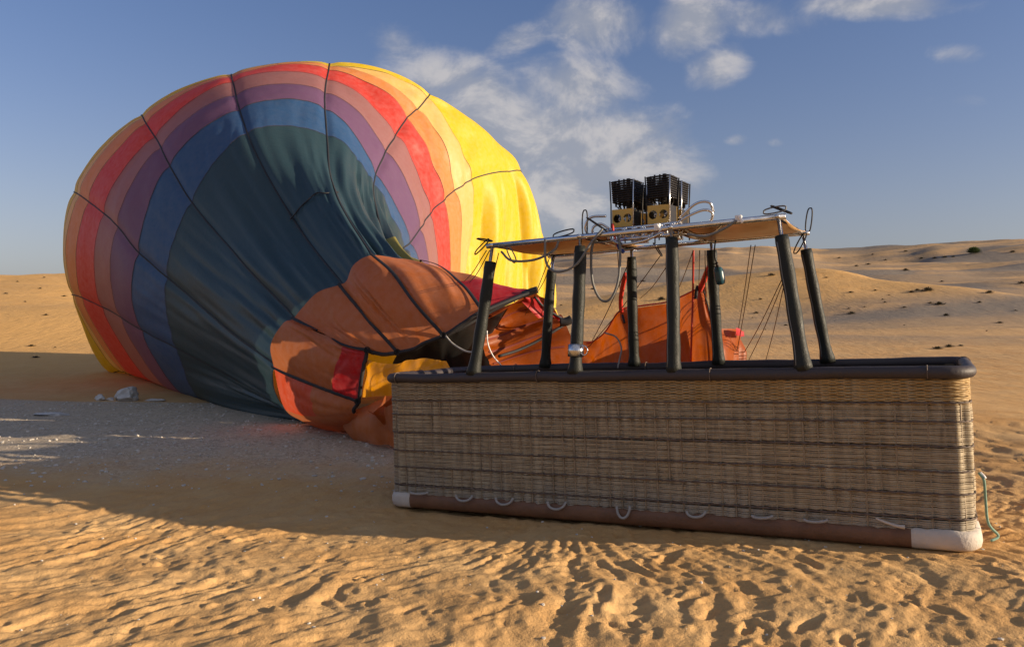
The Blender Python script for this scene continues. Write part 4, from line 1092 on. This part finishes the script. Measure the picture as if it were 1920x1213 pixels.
# ------------------------------------------------------------------ flying wires from frame to envelope mouth
wires = [([(912, 470, 6.3), (868, 530, 9.6)],), ([(918, 470, 6.3), (880, 530, 9.4)],), ([(935, 475, 6.4), (905, 590, 8.8)],), ([(1036, 485, 7.1), (1010, 545, 9.0)],), ([(1030, 485, 7.1), (985, 590, 9.3)],),
         ([(1040, 480, 7.1), (1015, 590, 9.4)],), ([(1238, 480, 6.9), (1100, 655, 8.6)],), ([(1180, 490, 6.9), (1110, 640, 8.7)],), ([(1250, 500, 6.9), (1200, 560, 8.5)],), ([(1158, 470, 6.8), (1164, 560, 8.1)],),
         ([(1300, 470, 6.6), (1262, 560, 8.4)],), ([(1312, 470, 6.6), (1310, 545, 8.2)],), ([(1322, 470, 6.6), (1324, 668, 7.9)],), ([(1335, 520, 7.0), (1338, 668, 7.9)],), ([(1345, 520, 7.0), (1340, 600, 7.8)],),
         ([(1408, 460, 6.5), (1384, 620, 8.2)],), ([(1416, 460, 6.5), (1376, 690, 8.5)],), ([(1468, 520, 6.3), (1390, 670, 8.6)],), ([(1470, 525, 6.3), (1404, 675, 8.6)],), ([(1470, 535, 6.3), (1436, 675, 8.6)],)]
for (p,) in wires:
    a_, b_ = P(*p[0]), P(*p[1]); mdl = (a_+b_)/2-np.array([0, 0, .03])
    MB().tube(catmull([a_, mdl, b_], 6), .0042, 5).build('flying_wire', m_cable, env, off=ENV0)

# blue bag and bottle-like fire extinguisher hung on a rear upright
ext = empty('hanging_canister', loc=tuple(P(1348, 518, 6.55)))
tag(ext, 'small teal canister hung on a rear upright of the burner frame', 'canister')
MB().tube([(-.01, 0, .075), (-.008, 0, .06), (.0, 0, .03), (.01, 0, -.03), (.016, 0, -.06), (.018, 0, -.07)], [.022, .036, .041, .041, .036, .018], 14).build('body', m_teal, ext)
MB().tube([(-.012, 0, .075), (-.016, 0, .10), (-.02, 0, .115)], .012, 8).build('neck', m_black, ext)
MB().tube(catmull([(-.02, 0, .11), (-.035, .0, .16), (-.03, .02, .24), (-.02, .03, .30)], 5), .006, 6).build('sling', m_tape, ext)

# ------------------------------------------------------------------ rocks, pebbles, shrubs
def rock_mesh(name, sx, sy, sz, seed, sharp=.35, sub=3):
    bm = bmesh.new(); bmesh.ops.create_icosphere(bm, subdivisions=sub, radius=1)
    rnd = np.random.default_rng(seed); pl = rnd.normal(size=(9, 3)); pl /= np.linalg.norm(pl, axis=1)[:, None]; off = rnd.uniform(.55, .9, 9)
    for v in bm.verts:
        c = np.array(v.co)
        for n_, o_ in zip(pl, off):
            d = c @ n_-o_
            if d > 0: c = c-n_*d*.9
        k = 1+sharp*float(fbm(np.array(c[0]*2+seed), np.array(c[1]*2+c[2]*3), 3))
        v.co = Vector((c[0]*sx*k, c[1]*sy*k, c[2]*sz*k))
    me = bpy.data.meshes.new(name); bm.to_mesh(me); bm.free(); me.materials.append(m_rock); return me
for (px, py, wd, dp, ht, tilt, lb, sd) in ((238, 752, .27, .2, .17, -.55, 'largest pale slanted rock of the small white outcrop left of the balloon', 3), (187, 752, .10, .09, .08, .1, 'small round pale rock just left of the slanted white rock', 5), (207, 754, .08, .08, .05, .2, 'smallest pale stone between two white rocks left of the balloon', 8), (249, 760, .09, .1, .10, 0, 'grey shaded stone at the foot of the slanted white rock', 14), (290, 757, .22, .12, .03, 0, 'flat pale slab half buried right of the white rocks', 21), (95, 786, .30, .16, .03, 0, 'flat pale slab in the grey gravel at far left', 22)):
    d = 14.6 if py < 765 else 12.3
    x = (px-960)/F*d; o = bpy.data.objects.new('rock', rock_mesh('rock', wd, dp, ht, sd)); col.objects.link(o)
    o.location = (x, d, surf_z(x, d)+ht*.35); o.rotation_euler = (0, tilt, random.uniform(-.4, .4)); tag(o, lb, 'rock', 'pale rocks left of the balloon')
# loose pebbles
def scatter_pebbles(name, n, fx, fy, smin, smax, label):
    bm = bmesh.new(); bmesh.ops.create_icosphere(bm, subdivisions=1, radius=1)
    bv = np.array([v.co[:] for v in bm.verts]); bf = np.array([[v.index for v in f.verts] for f in bm.faces]); bm.free()
    vs = []; fs = []; c = 0
    for i in range(n):
        x, y = fx(), fy(); s_ = smin+(smax-smin)*random.random()**3
        a = random.uniform(0, 6.28); sc = np.array([s_*random.uniform(.8, 1.5), s_*random.uniform(.7, 1.1), s_*random.uniform(.45, .8)])
        q = bv*(1+.25*rng.normal(size=(len(bv), 1))*.5)*sc
        rt = np.array([[math.cos(a), -math.sin(a), 0], [math.sin(a), math.cos(a), 0], [0, 0, 1]])
        vs.append(q @ rt.T+np.array([x, y, surf_z(x, y)+sc[2]*.35])); fs.append(bf+c); c += len(bv)
    o = mesh_obj(name, np.concatenate(vs), np.concatenate(fs).tolist(), m_pebble, smooth=False)
    tag(o, label, None, None, 'stuff'); return o
scatter_pebbles('pebbles', 3200, lambda: random.uniform(-9.5, .3), lambda: random.uniform(7.3, 14.3), .004, .026, 'small pale pebbles strewn over the grey gravel')
scatter_pebbles('sand_crumbs', 420, lambda: random.uniform(-4.5, 5), lambda: random.uniform(3.3, 8), .003, .013, 'tiny pale stones scattered on the foreground sand')
def shrub_mesh(name, w_, h_, n, mat, seed):
    rnd = random.Random(seed); vs = []; fs = []
    for i in range(n):
        a = rnd.uniform(0, 6.28); el = rnd.uniform(.15, 1.4); r_ = rnd.uniform(.25, 1)**.6
        tip = np.array([math.cos(a)*math.cos(el)*r_*w_, math.sin(a)*math.cos(el)*r_*w_, math.sin(el)*r_*h_+.02])
        root = tip*rnd.uniform(.25, .7); root[2] = max(0, root[2]*.7)
        sd = np.array([-math.sin(a), math.cos(a), rnd.uniform(-.5, .5)])*w_*rnd.uniform(.03, .08)
        k = len(vs); vs += [root-sd*.5, root+sd*.5, tip+sd*.6, tip-sd*.6]; fs.append((k, k+1, k+2, k+3))
    for i in range(7):
        a = rnd.uniform(0, 6.28); k = len(vs); d = np.array([math.cos(a)*w_*.6, math.sin(a)*w_*.6, h_*.8]); sd = np.array([-math.sin(a), math.cos(a), 0])*.012
        vs += [-sd, sd, d+sd*.4, d-sd*.4]; fs.append((k, k+1, k+2, k+3))
    me = bpy.data.meshes.new(name); me.from_pydata([tuple(v) for v in vs], [], fs); me.materials.append(mat); return me
m_shrub = fabric('dry_shrub_leaf', (.060, .052, .030), .2, .4, .5)
m_bush = fabric('green_bush_leaf', (.075, .105, .035), .25, .4, .5)
smesh = [shrub_mesh('desert_shrub', 1, .62, 170, m_shrub, s_) for s_ in range(5)]
SHR = [(1100, 340, 8), (870, 360, 5), (640, 385, 6), (1210, 390, 9), (1300, 385, 8), (1370, 380, 9), (1430, 378, 7), (1840, 345, 9), (840, 430, 9), (960, 400, 6), (760, 440, 8), (1100, 470, 12), (430, 530, 11), (170, 505, 13), (550, 520, 7), (1350, 548, 7), (1140, 622, 11), (1250, 612, 20), (1180, 608, 9),
       (720, 624, 10), (890, 610, 7), (985, 640, 4), (940, 672, 5), (955, 692, 6), (1330, 706, 20), (1270, 696, 8), (1610, 694, 9), (1090, 727, 9), (815, 722, 5), (725, 770, 14), (705, 735, 6), (440, 662, 6), (480, 678, 7), (95, 670, 7), (65, 766, 10), (40, 797, 4), (1380, 784, 12), (1750, 834, 12), (1660, 888, 4), (1090, 848, 4), (1320, 1012, 18), (1400, 1000, 16), (1480, 992, 9), (1680, 626, 14), (1860, 748, 7), (1900, 560, 12), (310, 760, 5), (270, 850, 8), (130, 880, 4)]
SHL = [(105, 347, 5), (35, 418, 7), (265, 322, 5), (385, 434, 8), (150, 467, 5), (190, 732, 12), (215, 800, 12), (275, 547, 9), (240, 388, 6), (330, 740, 5)]
alls = [(1400+x/3.69, 380+y/3.69, w_, 'small dry shrub dotted over the plain right of the balloon', 'shrubs on the right plain') for x, y, w_ in SHR]+[(x/3.1925, 420+y/3.1925, w_, 'small dry shrub on the sunlit dune left of the balloon', 'shrubs on the left dune') for x, y, w_ in SHL]
alls += [(1112, 543, 9, 'small dry shrub dotted over the plain right of the balloon', 'shrubs on the right plain'), (1052, 573, 6, 'small dry shrub dotted over the plain right of the balloon', 'shrubs on the right plain'), (1240, 563, 16, 'small dry shrub dotted over the plain right of the balloon', 'shrubs on the right plain'), (1205, 528, 10, 'small dry shrub dotted over the plain right of the balloon', 'shrubs on the right plain')]
for i, (px, py, wpx, lb, gp) in enumerate(alls):
    g = ground_hit(px, py); r_ = wpx*.78/F*g[1]
    o = bpy.data.objects.new('desert_shrub', smesh[i % 5]); col.objects.link(o)
    o.location = (g[0], g[1], g[2]-.03*r_); o.scale = (r_, r_, r_*random.uniform(.6, .95)); o.rotation_euler = (0, 0, random.uniform(0, 6.28))
    if 'right' in lb:
        if py < 487: lb, gp = 'tiny dry shrub in the straggling line below the green bush', 'shrubs below the green bush'
        elif py < 520: lb, gp = 'small dry shrub on the far grey band of the plain', 'shrubs on the far grey band'
        elif py > 640: lb, gp = 'low dark shrub patch just above the right end of the basket rim', 'shrubs above the basket rim'
        elif px < 1300: lb, gp = 'small dry shrub seen between the balloon and the burner uprights', 'shrubs between balloon and uprights'
        elif px < 1560: lb, gp = 'small dry shrub seen among the right hand uprights and wires', 'shrubs among the right uprights'
        elif wpx >= 14: lb, gp = 'wide dark shrub on the plain right of the uprights', 'wide shrubs right of the uprights'
        else: lb, gp = 'small dry shrub on the tan plain right of the uprights', 'small shrubs right of the uprights'
    tag(o, lb, 'shrub', gp)
g = ground_hit(1826, 475); r_ = 15/F*g[1]
o = bpy.data.objects.new('green_bush', shrub_mesh('green_bush', 1, .95, 900, m_bush, 77)); col.objects.link(o)
o.location = tuple(g); o.scale = (r_, r_, r_*.9); tag(o, 'rounded green bush alone high on the far right dune', 'bush')
